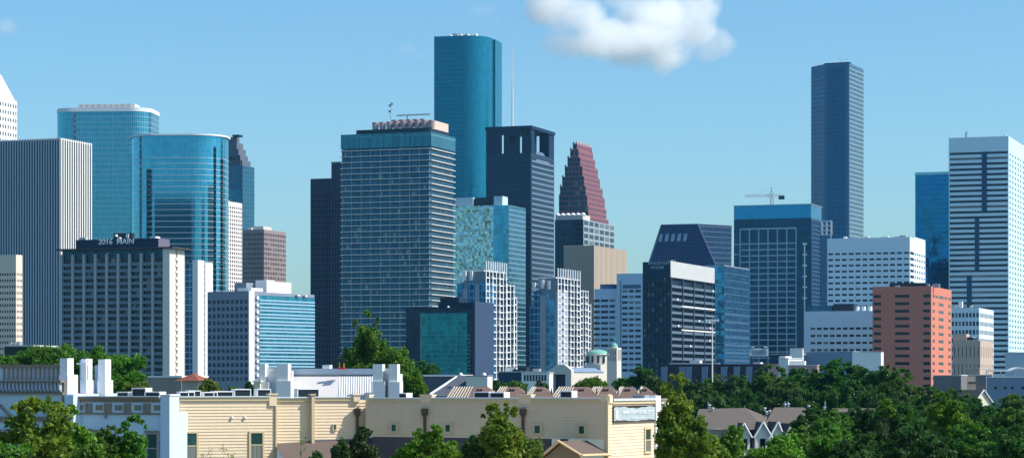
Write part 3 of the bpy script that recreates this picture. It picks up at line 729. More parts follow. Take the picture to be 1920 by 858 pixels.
# scaffold cage on the right
b2 = Thing('hoist_cage', 'white scaffold cage standing at the top right edge of the gridded blue tower', 'scaffold', 1549, 1520, 20, base=0)
m = MB(); zz0, zz1 = b2.Z(440), b2.Z(414)
for x in (-3, 0, 3):
    for y in (0, 3): m.box(x-.18, x+.18, y-.18, y+.18, zz0, zz1)
for k in range(4):
    z = zz0+(zz1-zz0)*k/3; m.box(-3.2, 3.2, -.15, .15, z-.2, z+.2); m.box(-3.2, 3.2, 2.85, 3.15, z-.2, z+.2)
m.build('cage', WHT, b2); MB().box(-2.8, 2.8, .2, 2.8, 0, zz0).build('hoist_tower', wall('lattice_blue', (92, 128, 158)), b2)
c = Thing('tower_crane', 'small tower crane with a long jib above the gridded blue tower', 'crane', 1447, 1530, 10, base=0)
zb = c.Z(383); zj = c.Z(368); m = MB()
for dx in (-.8, .8):
    for dy in (-.8, .8): m.box(dx-.16, dx+.16, dy-.16, dy+.16, 100, c.Z(360))
for k in range(8): m.tube((-.8, -.8, zb+k*1.6-6), (.8, -.8, zb+k*1.6-4.6), .12)
m.build('crane_mast', MET, c)
m = MB(); xj0, xj1 = c.X(1397), c.X(1471)
for yy, dz_ in ((-.6, 0), (.6, 0), (0, 1.1)): m.tube((xj0, yy, zj+dz_), (xj1, yy, zj+dz_), .14)
for i in range(24):
    xa = xj0+(xj1-xj0)*i/24; xb = xj0+(xj1-xj0)*(i+1)/24; m.tube((xa, -.6, zj), ((xa+xb)/2, 0, zj+1.1), .09); m.tube(((xa+xb)/2, 0, zj+1.1), (xb, -.6, zj), .09)
m.build('jib', MET, c)
m = MB(); m.box(c.X(1460), c.X(1471), -.9, .9, zj-2, zj+.3); m.build('counterweight', DRK, c)
m = MB(); m.box(-1.3, 1.3, -1.6, -.2, zj-1.4, zj+.8); m.build('cab', WHT, c)
m = MB(); m.tube((0, 0, c.Z(360)), (0, 0, c.Z(351)), .5, .3); m.tube((0, 0, c.Z(352)), (c.X(1412), 0, zj+1.1), .07); m.tube((0, 0, c.Z(352)), (c.X(1466), 0, zj+1.1), .07); m.build('peak_and_ties', MET, c)

# ================================================================ tallest right tower, five sided
b = Thing('office_tower', 'tallest tower on the right, slate blue with chamfered corners and a lit striped flank', 'office tower', 1592, 2200, 24)
zt = b.Z(118); x1 = 0; xf = b.X(1546); xl, yl = b.X(1521, 14), 14
D1 = b.V(1619); base = [(xf, 0), (0, 0), (D1*.15, D1), (xl-0, D1+6), (xl, yl)]
cxx = 0
def flank(p, q, name, mat, z0, z1, off=.0):
    d = Vector((q[0]-p[0], q[1]-p[1])); n_ = Vector((d.y, -d.x)).normalized()*off
    m = MB(); a_ = (p[0]+n_.x, p[1]+n_.y); c_ = (q[0]+n_.x, q[1]+n_.y); L = d.length
    m.face([(*a_, z0), (*c_, z0), (*c_, z1), (*a_, z1)], [(0, z0), (L, z0), (L, z1), (0, z1)]); return m.build(name, mat, b)
yr = b.V(1619); 
mb_ = MB(); mb_.prism([(xf, 0), (0, 0), (0, yr), (xl, yr), (xl, yl)], 0, zt, 0); mb_.build('wall', wall('slate_blue_granite', (72, 118, 150), var=.08, rough=.5), b)
g1 = glass('slate_window_grid', (8, 66, 104), metal=.5, pu=3.0, pv=4.0, lu=1.5, lv=1.2, lc=(42, 104, 142), var=.25)
g2 = glass('slate_ribbon_glass', (24, 72, 108), metal=.5, pu=40, pv=4.0, lv=2.0, lc=(104, 132, 156), var=.1)
g3 = glass('slate_lit_ribbon', (52, 78, 98), metal=.2, pu=3, pv=4.0, lv=1.5, lc=(120, 140, 152), var=.3)
flank((xf+2, 0), (-3.5, 0), 'front_window_grid', g1, 0, zt-3, .1)
flank((xl, yl), (xf, 0), 'left_ribbon_windows', g2, 0, zt-10, .1)
flank((0, 1.5), (0, yr), 'right_ribbon_windows', g3, 0, zt-1, .1)
MB().box(xf-.2, .3, -.3, 6, zt, zt+.8).build('roof_coping', DRK, b)
for px, py in ((1545, 112), (1562, 112), (1575, 106), (1580, 108), (1587, 107)): mast(b, b.X(px, 8), 8, zt, b.Z(py), .25)

# ================================================================ white office with short windows
wo_ = wall('cool_white_panel', (214, 230, 240), var=.04)
b = Bld('office_building', 'broad white office block with small dark windows and blank top band, behind the red brick', 'office building', 1400, 1551, 1706, 1735, 444)
w = MB(); z1 = b.Z(468); nz = 16; zl = z1-nz*3.41; core(b, w, .5, b.T)
c1, a1, h1 = grid(b, w, 'f', 12, nz, zl, z1, .72, .34); c2, a2, h2 = grid(b, w, 's', 5, nz, zl, z1, .55, .34, u0=b.V(1714), u1=b.D)
c3, a3, h3 = grid(b, w, 's', 1, nz, zl, z1, .9, .5, u0=.5, u1=b.V(1714)-.01)
fbox(w, 'f', -b.W, 0, 0, zl, -.5, 0); fbox(w, 's', .5, b.D, 0, zl, -.5, 0); fbox(w, 'f', -b.W, 0, z1, b.T, -.5, 0); fbox(w, 's', b.V(1714), b.D, z1, b.T+.8, -.5, 0); fbox(w, 's', .5, b.V(1714), z1, b.T, -.5, -.2)
w.build('wall', wo_, b); panes(b, 'f', c1, a1, h1, .5, WGL, maxn=100); panes(b, 's', c2, a2, h2, .5, WGL, maxn=60); panes(b, 's', c3, a3, h3, .5, WGL, name='slot_window')
MB().box(b.X(1618, 6), b.X(1628, 6), 5, 9, b.T, b.T+1.3).build('roof_vent', CONC, b); MB().box(b.X(1652, 6), b.X(1666, 6), 5, 9, b.T, b.T+1.0).build('roof_vent', CONC, b)

clutter(b, 9, 9, b.T, hmax=1.2)
b = Bld('office_building', 'low white office block with roof tanks, just left of the red brick building', 'office building', 1200, 1508, 1652, None, 582, 20, D=25)
w = MB(); core(b, w, .5, b.T); z1 = b.Z(608); fbox(w, 'f', -b.W, 0, z1, b.T, -.5, 0); fbox(w, 's', .5, b.D, 0, b.T, -.5, 0)
c1, a1, h1 = grid(b, w, 'f', 11, 4, b.Z(662), z1, .74, .33, u0=b.X(1518), u1=0); w.box(-b.W, b.X(1518), 0, .5, 0, z1); w.box(b.X(1518), 0, 0, .5, 0, b.Z(662))
w.build('wall', wo_, b); panes(b, 'f', c1, a1, h1, .5, WGL)
MB().box(b.X(1512), b.X(1558), 3, 12, b.T, b.Z(571)).build('glass_penthouse', glass('teal_roof_glass', (40, 96, 124), metal=.6, pu=1, pv=3), b)
rep(b, 'roof_tank', MB().cyl(0, 0, 0, 2.4, .9), WHT, [(b.X(1608+i*12, 4), 4, b.T) for i in range(3)])
MB().box(b.X(1560), b.X(1598), 3, 12, b.T, b.Z(568)).build('tank_screen', DRK, b)

# red brick
b = Bld('office_building', 'red brick office building, its right end bright orange in the sun', 'office building', 1100, 1636, 1746, 1784, 538)
rd = wall('terracotta_brick', (206, 126, 104), var=.14, fine=1.5); dw = glass('brown_window_glass', (30, 40, 50), metal=.3, pu=1.3, pv=3, var=.3)
w = MB(); core(b, w, .5, b.T); zt = b.Z(543); nz = 13; pit = 14.05*1100/F; z1 = b.Z(548, 0)
us = [(1638, 1652), (1678, 1705), (1731, 1744)]
def strips(face, spans, hh, z1, pit, nz, topspans=None):
    """wall strips with wide openings at the given spans"""
    zb = z1
    fbox(w, face, -b.W if face == 'f' else .5, 0 if face == 'f' else b.D, z1, b.T+.5, -.5, 0)
    for k in range(nz):
        sp_ = topspans if (k == 0 and topspans) else spans
        za = z1-k*pit; zc_ = za-hh; lo = -b.W if face == 'f' else .5; hi = 0 if face == 'f' else b.D; u_ = lo
        for s0_, s1_ in sp_:
            fbox(w, face, u_, s0_, zc_, za, -.5, 0); u_ = s1_
        fbox(w, face, u_, hi, zc_, za, -.5, 0)
        fbox(w, face, lo, hi, (za-pit) if k < nz-1 else 0, zc_, -.5, 0)
fs = [(b.X(p), b.X(q)) for p, q in us]; strips('f', fs, pit*.4, z1-.8, pit, nz)
ss = [(b.V(p), b.V(q)) for p, q in ((1748.5, 1752.5), (1760, 1769), (1778, 1782.5))]
ts = [(b.V(p), b.V(q)) for p, q in ((1748.5, 1752.5), (1754, 1758), (1760, 1769), (1771, 1775), (1778, 1782.5))]
strips('s', ss, pit*.4, z1-.8, pit, nz, ts)
w.build('wall', rd, b)
for (s0_, s1_) in fs: panes(b, 'f', [((s0_+s1_)/2, z1-.8-k*pit-pit*.2) for k in range(nz)], s1_-s0_, pit*.4, .5, dw)
for (s0_, s1_) in ss: panes(b, 's', [((s0_+s1_)/2, z1-.8-k*pit-pit*.2) for k in range(nz)], s1_-s0_, pit*.4, .5, dw, name='side_window')
for (s0_, s1_) in (ts[1], ts[3]): panes(b, 's', [((s0_+s1_)/2, z1-.8-pit*.2)], s1_-s0_, pit*.4, .5, dw, name='side_window')
MB().box(b.X(1668, 3), b.X(1736, 3), 3, 12, b.T+.5, b.Z(529)).build('penthouse', DRK, b)
for px in (1740, 1752, 1759): MB().box(b.X(px, 6)-.7, b.X(px, 6)+.7, 5, 7, b.T, b.Z(531)).build('roof_unit', MET, b)
MB().box(-b.W+.5, -.5, .5, b.D-.5, b.T+.02, b.T+.1).build('roof', ROOF, b); clutter(b, 6, 5, b.T+.1, hmax=1.2)

# blue glass tower behind right
b = Bld('office_tower', 'bright blue glass tower with a pale parapet, left of the broad white banded tower', 'office tower', 1800, 1716, 1795, None, 326, 20, D=30)
gF = glass('royal_blue_glass', (20, 108, 155), metal=.88, rough=.07, pu=1.5, pv=3.6, lu=.07, lv=.22, lc=(20, 84, 124), var=.15, tilt=.012, wob=.07, ws=.06)
MB().box(-b.W, 0, 0, b.D, 0, b.T).build('curtain_wall', gF, b)
MB().box(-b.W-.3, 0, -.3, b.D, b.T, b.Z(321)).build('glass_parapet', glass('pale_aqua_glass', (130, 190, 200), metal=.5, pu=2, pv=3, lu=.2, var=.1), b)

# broad white banded tower
b = Bld('office_tower', 'broad white tower with dark ribbon windows, its lit right side pierced by small square windows', 'office tower', 1500, 1779, 1891, 1990, 255)
wt = wall('crisp_white_panel', (196, 222, 232), var=.03); w = MB(); core(b, w, .6, b.T)
z1 = b.Z(283); nz = 43; pit = 3.33; zb = z1-nz*pit
w.box(-b.W, 0, 0, .6, z1, b.T); w.box(-.6, 0, .6, b.D, z1, b.T)
w.box(-b.W, -b.W+.5, 0, .6, zb, z1); w.box(-.5, 0, 0, .6, zb, z1)
w.build('wall', wt, b)
wb = MB().box(-b.W+.5, -.5, 0, .6, 0, pit*.54); rep(b, 'spandrel_band', wb, wt, [(0, 0, z1-(k+1)*pit) for k in range(nz)])
wr = MB().box(-b.W+.5, -.5, .5, .64, 0, pit*.46-.02); rep(b, 'ribbon_window', wr, WGL, [(0, 0, z1-(k+1)*pit+pit*.54+.01) for k in range(nz)])
w = MB(); c2, a2, h2 = grid(b, w, 's', 22, nz, zb, z1, .45, .42, .6, u0=.6, u1=b.D); w.build('side_wall', wt, b)
panes(b, 's', c2, a2, h2, .6, WGL, maxn=100, key=lambda p: p[1])
sh = wall('shaft_blue', (32, 70, 104), rough=.5)
for p0, p1, ya, yb_ in ((1841, 1850.5, 283, 397), (1828, 1836, 408, 505), (1813, 1822, 515, 620)):
    MB().box(b.X(p0), b.X(p1), -.35, 0, b.Z(yb_), b.Z(ya)).build('vertical_slot', sh, b)
m = MB(); m.tube((b.X(1811, 6), 6, b.T), (b.X(1811, 6), 6, b.Z(243)), .5); m.tube((b.X(1813.5, 6), 6, b.T), (b.X(1813.5, 6), 6, b.Z(240)), .3); m.build('antenna', MET, b)
m = MB(); m.cyl(b.X(1884, 9), 9, b.T, b.T+1.4, 1.2); m.build('roof_vent', CONC, b)

b = punched('office_building', 'small white office with square windows on two sides, right of the red brick building', 1300, 1770, 1836, 1863, 577, wo_, 10, 11, 11, .66, .52, parapet=1.5)
MB().box(b.X(1797, 3), b.X(1804, 3), 3, 6, b.T, b.Z(564)).build('stair_head', WHT, b)
b = punched('office_building', 'beige concrete block with narrow slit windows, in front of the small white office', 950, 1786, 1838, 1862, 638, wall('sand_concrete', (190, 168, 152), var=.1), 7, 7, 4, .18, .6, parapet=1)
MB().box(b.X(1787, 2), b.X(1812, 2), 2, 9, b.T, b.Z(625)).build('upper_storey', wall('sand_concrete', (190, 168, 152)), b)

# ================================================================ 2016 MAIN
b = Bld('apartment_tower', 'cream slab tower with rows of balconies and a 2016 MAIN roof sign', 'apartment tower', 1000, 112, 318, 346, 463)
cm_ = wall('cream_concrete', (228, 218, 204), var=.1); gp = wall('greyed_cream_pier', (178, 180, 176), var=.08)
zt = b.T; nfl = 20; fh = 12.05*1000/F; z1 = b.Z(485)
MB().box(-b.W+.3, -1.6, 1.6, b.D-.3, 0, zt-.6).build('inner_wall', glass('balcony_door_glass', (26, 42, 60), metal=.3, pu=2.4, pv=fh, lu=.5, lv=.5, lc=(72, 78, 88), var=.5, blind=.12), b)
m = MB(); m.box(-3.2, 0, 0, b.V(329.5), 0, zt-.6); m.box(-3.2, 0, b.V(333), b.D, 0, zt-.6); m.box(-4, -.9, b.V(329.5), b.V(333), 0, zt-.6); m.build('end_wall', cm_, b)
n = 9; px_w = (b.W-3.2)/n
rep(b, 'pier', MB().box(-.5, .5, .1, 1.6, 0, z1+2.6), gp, [(-b.W+.5+i*px_w, 0, 0) for i in range(n)])
sl_ = MB().box(-px_w/2+.5, px_w/2-.5, .3, 1.6, 0, .25).box(-px_w/2+.5, px_w/2-.5, .3, .42, .25, 1.25)
locs = [(-b.W+.5+(i+.5)*px_w, 0, z1-(k+1)*fh+.2) for k in range(nfl) for i in range(n)]
rep(b, 'balcony', sl_, wall('balcony_rail_grey', (118, 130, 142), var=.12), locs)
rep(b, 'sky_lounge_window', MB().box(-px_w/2+.7, px_w/2-.7, 1.4, 1.58, 0, 3.4), glass('lounge_glass', (20, 60, 82), metal=.6, pu=1.5, pv=4), [(-b.W+.5+(i+.5)*px_w, 0, z1+.8) for i in range(n)])
MB().box(-b.W-1, 2, -1.2, b.D+1.5, zt-.6, zt+.1).build('roof_slab', wall('brown_fascia', (78, 68, 72)), b)
sgn = wall('navy_sign_panel', (18, 42, 66), rough=.5, var=.06)
px0, px1 = b.X(142, .5), b.X(296, .5); z2 = b.Z(445.5)
MB().box(px0, px1, .5, 8, zt+.1, z2).build('sign_panel', sgn, b)
MB().box(px1+.02, px1+.3, .5, b.V(317, px1), zt+.1, z2-.1).build('sign_return', wall('grey_violet_panel', (110, 104, 122)), b)
text('2016  MAIN', 'sign_lettering', 3.0, .06, wall('letter_white', (245, 246, 248), rough=.5, var=.02), b, Matrix.Translation(((b.X(187, .4)+b.X(249, .4))/2, .38, b.Z(450.8))), 1.12)
balc = [(0, b.V(331.2), z1-k*fh-.3) for k in range(nfl+1)]
rep(b, 'stair_landing', MB().box(-.8, .35, -1.1, 1.1, 0, .9), cm_, balc)
m = MB(); m.box(b.X(214, 4), b.X(248, 4), 3.5, 6, z2, z2+2.6); m.build('roof_plant', DRK, b)
MB().dome(b.X(218, 3.2), 3.2, z2+1.2, .75, .9, 10, 4).build('satellite_dish', WHT, b); MB().box(b.X(236, 3), b.X(241, 3), 3, 3.4, z2+.5, z2+2.2).build('vent_hood', WHT, b)

clutter(b, 7, 21, z2, px0+1, px1-1, 1.5, 7, 1.1)
b = Bld('office_building', 'beige low office with rows of small windows at the left frame edge', 'office building', 1100, -60, 30, 42, 477)
w = MB(); core(b, w, .4, b.T); z1 = b.Z(508); nz = 15; pz = 11.6*1100/F
bw = wall('peach_concrete', (226, 206, 188), var=.07)
c1, a1, h1 = grid(b, w, 'f', 20, nz, z1-nz*pz, z1, .66, .42, .4); c2, a2, h2 = grid(b, w, 's', 4, nz, z1-nz*pz, z1, .5, .42, .4)
fbox(w, 'f', -b.W, 0, z1, b.T, -.4, 0); fbox(w, 's', .4, b.D, z1, b.T, -.4, 0); w.build('wall', bw, b); panes(b, 'f', c1, a1, h1, .4, WGL); panes(b, 's', c2, a2, h2, .4, WGL, maxn=60)

b = Bld('apartment_tower', 'slim white tower with a strip of blue glass, tucked behind the cream slab tower', 'apartment tower', 1200, 330, 371, 399, 492)
MB().box(-b.W, -.3, .3, b.D, 0, b.T).build('curtain_wall', glass('blue_strip_glass', (28, 84, 120), metal=.6, pu=2.4, pv=2.95, lu=.3, lv=.5, lc=(160, 180, 195), var=.4), b)
MB().box(-3, 0, 0, b.V(383), 0, b.Z(487)).build('end_wall', WHT, b); MB().box(-3, 0, b.V(385), b.D, 0, b.Z(490)).build('rear_wall', WHT, b)
rep(b, 'slot_window', MB().box(-.5, -.2, b.V(383.2), b.V(384.8), 0, 1.6), WGL, [(0, 0, b.Z(500)-k*2.95) for k in range(20)])
m = MB(); m.box(b.X(350), b.X(368), 2, 8, b.T, b.T+1); m.build('roof_planter', wall('hedge_green', (70, 96, 50)), b)

b = Bld('apartment_building', 'midrise with grey left face, banded aqua glass right face and white roof boxes', 'apartment building', 900, 389, 466, None, 545, 32, D=30)
b.D = b.V(590); gw_ = wall('cool_grey_render', (134, 142, 156), var=.08)
w = MB(); core(b, w, .5, b.T-.2); z1 = b.Z(558); nz = 12; pz = 13.2*900/F
c1, a1, h1 = grid(b, w, 'f', 9, nz, z1-nz*pz, z1, .72, .55, .5); fbox(w, 'f', -b.W, 0, 0, z1-nz*pz, -.5, 0)
fbox(w, 'f', -b.W, 0, z1, b.T, -.5, 0); w.build('wall', gw_, b); panes(b, 'f', c1, a1, h1, .5, glass('pale_blind_glass', (62, 88, 112), metal=.4, pu=1.3, pv=3, var=.6), maxn=100)
y0 = b.V(486); MB().box(-3, 0, .51, y0*.55, 0, b.T).build('white_pier', WHT, b)
MB().box(-2, -.6, y0*.55, y0, 0, b.T-.5).build('balcony_recess', glass('recess_glass', (40, 84, 112), metal=.4, pu=1, pv=pz, lv=.9, lc=(130, 150, 160), var=.5), b)
aq = glass('aqua_band_glass', (52, 138, 165), metal=.7, pu=1.1, pv=pz, lu=.1, lv=.35, lc=(40, 88, 110), var=.3, tilt=.01)
MB().box(-2, -.05, y0, b.D, 0, b.Z(552)).build('curtain_wall', aq, b)
rep(b, 'spandrel_band', MB().box(-.04, .14, y0, b.D, 0, .55), wall('pale_spandrel', (150, 185, 205), rough=.4), [(0, 0, b.Z(562)-k*pz/2-(.0 if k % 2 else .15)) for k in range(23)])
rep(b, 'balcony', MB().box(-.6, .6, -.6, .6, 0, 1.1), WHT, [(0, y0*.78, b.Z(560)-k*pz) for k in range(nz)])
x2 = b.X(455, 6)
m = MB(); m.box(b.X(445, 3), -1, 3, 10, b.T, b.T+1.3); m.build('stair_head', WHT, b)
MB().box(b.X(462, 8), -2, b.V(500, -2), b.V(515, -2), b.T-.4, b.Z(522)).build('white_penthouse', WHT, b)
MB().box(-8, -2.4, b.V(516, -2.4), b.V(546, -2.4), b.T-.4, b.Z(524.5)).build('white_penthouse', WHT, b)
MB().box(b.X(440, 9), b.X(462, 9), 9, 14, b.T-.4, b.Z(527)).build('grey_penthouse', gw_, b)
rep(b, 'roof_crane_arm', MB().box(-.4, 1.2, -.7, .7, 0, .5), WHT, [(0, b.V(556), b.Z(550)), (0, b.V(570), b.Z(550.5))])
# ================================================================ middle ground
def lowbox(name, label, cat, Y, xl, xm, xr, top, mat, a=20, D=None, wins=None, nz=2, z0f=.3, coping=None):
    b = Bld(name, label, cat, Y, xl, xm, xr, top, a, D=D)
    MB().box(-b.W, 0, 0, b.D, 0, b.T).build('wall', mat, b)
    MB().box(-b.W-.15, .15, -.15, b.D+.15, b.T, b.T+.25).build('roof_coping', coping or CONC, b)
    if wins:
        n, ww, hh, f = wins
        L = b.W if f == 'f' else b.D
        for k in range(nz):
            for i in range(n):
                z = b.T-2.6-k*3.4; u_ = (i+.5)*L/n
                m = MB()
                if f == 'f': m.box(-L+u_-ww/2, -L+u_+ww/2, -.06, .02, z, z+hh)
                else: m.box(-.02, .06, u_-ww/2, u_+ww/2, z, z+hh)
                m.build('window', WGL, b)
    return b

# church
b = Thing('church', 'pale stone church with a gabled portal, green copper dome and square bell tower', 'church', 1057, 640, 38)
stn = wall('church_stone', (212, 202, 190), var=.08); x0, x1 = b.X(1030), b.X(1071); ze, zr = b.Z(693), b.Z(683)
lit = stn
xc = (x0+x1)/2; d = 1.2; o0, o1 = b.X(1038), b.X(1060); zo = b.Z(701)
m = MB(); m.box(x0, o0, 0, d, 0, ze); m.box(o1, x1, 0, d, 0, ze); m.box(o0, o1, 0, d, zo, ze)
m.face([(x0, 0, ze), (x1, 0, ze), (xc+1.4, 0, zr), (xc-1.2, 0, zr)]); m.face([(x1, 0, ze), (x1, d, ze), (xc+1.4, d, zr), (xc+1.4, 0, zr)])
m.face([(x0, d, ze), (x0, 0, ze), (xc-1.2, 0, zr), (xc-1.2, d, zr)]); m.face([(xc-1.2, 0, zr), (xc+1.4, 0, zr), (xc+1.4, d, zr), (xc-1.2, d, zr)])
m.face([(x1, d, ze), (x0, d, ze), (xc-1.2, d, zr), (xc+1.4, d, zr)])
m.build('portal', stn, b)
MB().box(o0, o1, d-.25, d-.1, 0, zo).build('entrance_glass', WGL, b)
yn = b.V(1132, x1-.5); m = MB(); m.box(x0+.5, x1-.5, d+.01, yn, 0, b.Z(697)); m.build('nave_wall', stn, b)
m = MB(); zn = b.Z(697)
m.face([(x1-.3, d, zn), (x1-.3, yn, zn), (xc+1, yn, b.Z(689)), (xc+1, d, b.Z(689))]); m.face([(xc+1, d, b.Z(689)), (xc+1, yn, b.Z(689)), (x0, yn, zn), (x0, d, zn)]); m.face([(x1-.3, yn, zn), (x0, yn, zn), (xc+1, yn, b.Z(689))])
m.build('nave_roof', wall('slate_blue_roof', (120, 140, 165), var=.1), b)
YY = 22
dx, dz0 = b.X(1121, YY), b.Z(683, 0, YY)
m = MB(); m.box(b.X(1096, YY-7), b.X(1126, YY-7), YY-7, b.V(1142, b.X(1126, YY-7)), 0, dz0); m.build('transept', stn, b)
m = MB(); r_ = (b.X(1139, YY)-b.X(1103, YY))/2*.95; m.cyl(dx, YY, dz0, b.Z(664, 0, YY), r_, 24); m.build('drum', stn, b)
cop = wall('verdigris_copper', (120, 176, 158), var=.1, scale=.8, rough=.6)
m = MB(); m.cyl(dx, YY, b.Z(664, 0, YY), b.Z(662.5, 0, YY), r_+.4, 24); m.build('drum_cornice', WHT, b)
m = MB(); m.dome(dx, YY, b.Z(662.5, 0, YY), r_, b.Z(654.5, 0, YY)-b.Z(662.5, 0, YY), 28, 7); m.build('dome', cop, b, smooth=True)
for i in range(12):
    t_ = R(30*i+8); m = MB(); ax, ay = dx+(r_+.02)*math.cos(t_), YY+(r_+.02)*math.sin(t_); m.cyl(ax, ay, dz0+.5, b.Z(667, 0, YY), .32, 6)
    m.build('drum_window', WGL, b)
m = MB(); m.tube((dx, YY, b.Z(654.5, 0, YY)), (dx, YY, b.Z(648, 0, YY)), .08); m.build('dome_cross', MET, b)
bt = Bld('bell_tower', 'square stone bell tower with a small domed cap beside the green church dome', 'bell tower', 625, 1138, 1156.5, 1165, 655, 24)
zt = bt.T; m = MB(); z1 = bt.Z(676); m.box(-bt.W, 0, 0, bt.D, 0, z1)
n = 4
for i in range(n+1):
    x_ = -bt.W+i*(bt.W-.35)/n; m.box(x_, x_+.35, 0, .4, z1, zt); y_ = .41+i*(bt.D-.8)/n; m.box(-.4, 0, y_, y_+.3, z1, zt)
m.box(-bt.W, 0, 0, bt.D, zt, zt+.5); m.box(-bt.W, -.01, -.01, .38, bt.Z(666), bt.Z(664.5)); m.build('wall', stn, bt)
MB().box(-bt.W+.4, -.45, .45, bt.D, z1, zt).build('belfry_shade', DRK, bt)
m = MB(); cxb, cyb = -bt.W/2, bt.D/2; m.cyl(cxb, cyb, zt+.5, bt.Z(649), bt.W*.36, 10); m.build('cap_drum', stn, bt)
m = MB(); m.dome(cxb, cyb, bt.Z(649), bt.W*.34, bt.Z(642)-bt.Z(649), 14, 5); m.tube((cxb, cyb, bt.Z(643)), (cxb, cyb, bt.Z(632)), .1); m.tube((cxb-.5, cyb, bt.Z(635.5)), (cxb+.5, cyb, bt.Z(635.5)), .08)
m.build('cap_dome', cop, bt)

b = lowbox('store_building', 'low white wall with dark slots left of the church portal', 'low building', 620, 978, 1030, None, 699, WHT, 10, D=6)
rep(b, 'slot', MB().box(-.25, .25, -.05, .02, 0, 1.6), DRK, [(b.X(984+i*5.5), 0, b.T-2) for i in range(8)])
b = lowbox('store_building', 'long dark low block at the foot of the paired apartment towers', 'low building', 700, 935, 1028, None, 697, wall('dark_slate_wall', (44, 66, 88)), 14, D=10)
clutter(b, 6, 4, b.T+.25, hmax=1.4)
b = lowbox('store_building', 'dark roofed low block with rooftop tanks behind the tree at the left frame edge', 'low building', 420, 8, 62, None, 649, wall('dark_green_wall', (50, 62, 60)), 14, D=10)
for px in (22, 30, 37): MB().cyl(b.X(px, 2), 2, b.T+.25, b.Z(640), .45, 10).build('roof_tank', MET, b)
# low dark apartments, carpark, street light
b = lowbox('apartment_building', 'low dark brick apartments with pale stair bays, at the foot of the black tower', 'apartment building', 760, 1242, 1440, None, 683, wall('dark_plum_brick', (58, 56, 72), var=.15), D=20, coping=wall('dark_red_coping', (90, 60, 66)))
rep(b, 'stair_bay', MB().box(-1.0, 1.0, -.5, 0, 0, b.T-.6), wall('grey_bay', (120, 136, 156)), [(b.X(p), 0, 0) for p in (1246, 1280, 1292, 1322, 1358, 1382, 1405)])
for i in range(17):
    for k in range(2):
        px = 1251+i*11
        m = MB(); m.box(b.X(px)-.5, b.X(px)+.5, -.08, .01, b.Z(694+k*13), b.Z(688.5+k*13)); m.build('window', WGL, b)
MB().box(b.X(1293, 5), b.X(1312, 5), 5, 8, b.T+.26, b.T+1.4).build('roof_unit', WHT, b)
MB().box(b.X(1256, 1), b.X(1350, 1), .5, .9, b.T+.26, b.T+.55).build('roof_rail', WHT, b)
m = MB(); m.box(b.X(1413, 4), b.X(1426, 4), 4, 7, b.T+.26, b.T+.8); m.build('roof_unit', WHT, b)
t = Thing('street_light_mast', 'tall white lighting mast with a ring of lamps in front of the black tower', 'light mast', 1335.5, 720, 0)
m = MB(); m.tube((0, 0, 0), (0, 0, t.Z(602)), .3, .14); m.build('pole', WHT, t)
m = MB(); m.box(-1.9, 1.9, -.2, .2, t.Z(603), t.Z(601.6)); m.build('crossbar', WHT, t)
lampm = MB().box(-.3, .3, -.4, .3, 0, .5)
rep(t, 'lamp_head', lampm, WHT, [(x, 0, t.Z(601.4)) for x in (-1.7, -.8, 0, .8, 1.7)])
b = Thing('billboard', 'small pale sign with grey lettering at the foot of the gridded blue tower', 'sign', 1406, 850, 0)
xa, xb = 0, b.X(1441); m = MB(); m.box(xa, xb, 0, .4, b.Z(667), b.Z(652.5)); m.build('sign_panel', wall('pale_sign', (180, 195, 205)), b)
m = MB()
for i in range(13):
    x_ = xa+.7+i*(xb-xa-1.2)/13; m.box(x_, x_+.18, -.05, 0, b.Z(665), b.Z(655)); m.box(x_+.18, x_+.34, -.05, 0, b.Z(661-(i % 3)), b.Z(659.5-(i % 3)))
m.build('letter_marks', wall('grey_letter', (110, 120, 135)), b)
m = MB(); m.box(.3, .6, .1, .4, 0, b.Z(667)); m.box(xb-.6, xb-.3, .1, .4, 0, b.Z(667)); m.build('post', DRK, b)
rep(b, 'sign_lamp', MB().box(-.6, .6, -.5, 0, 0, .3), WHT, [(1, 0, b.Z(651)), (xb-1, 0, b.Z(651))])

lowbox('office_building', 'slate grey podium with a plain front below the low white office block', 'office building', 1000, 1505, 1600, None, 659, wall('slate_podium', (128, 144, 166), var=.06), D=20)
b = lowbox('warehouse', 'small white loading shed with louvres left of the red brick building', 'shed', 900, 1598, 1652, None, 660, WHT, 14, D=10)
b = lowbox('store_building', 'tiny white shop with one square window at the foot of the slate podium', 'shop', 700, 1460, 1478, 1504, 672, WHT, 40, wins=(1, 1.4, 1.4, 's'), nz=1)
MB().box(b.X(1461, 1), b.X(1473, 1), 1, 4, b.T+.26, b.Z(667)).build('stair_head', WHT, b)
b = lowbox('store_building', 'pinkish low brick shop with flat roof beside the tiny white shop', 'shop', 690, 1478, 1532, None, 685, wall('pink_brick', (176, 140, 146)), 12, D=8, wins=(4, .9, 1.6, 'f'), nz=1)
MB().box(b.X(1492, .5)-2, b.X(1508, .5), 2, 6, b.T+.26, b.Z(676)).build('roof_box', WHT, b)
lowbox('canopy', 'bright white flat canopy in front of the gridded blue tower base', 'canopy', 900, 1481, 1505, None, 653, WHT, 10, D=6)
lowbox('office_building', 'dark glazed annex with a stepped roof behind the tiny white shop', 'office building', 1000, 1444, 1506, None, 664, wall('dark_annex', (34, 56, 80)), 16, D=14)
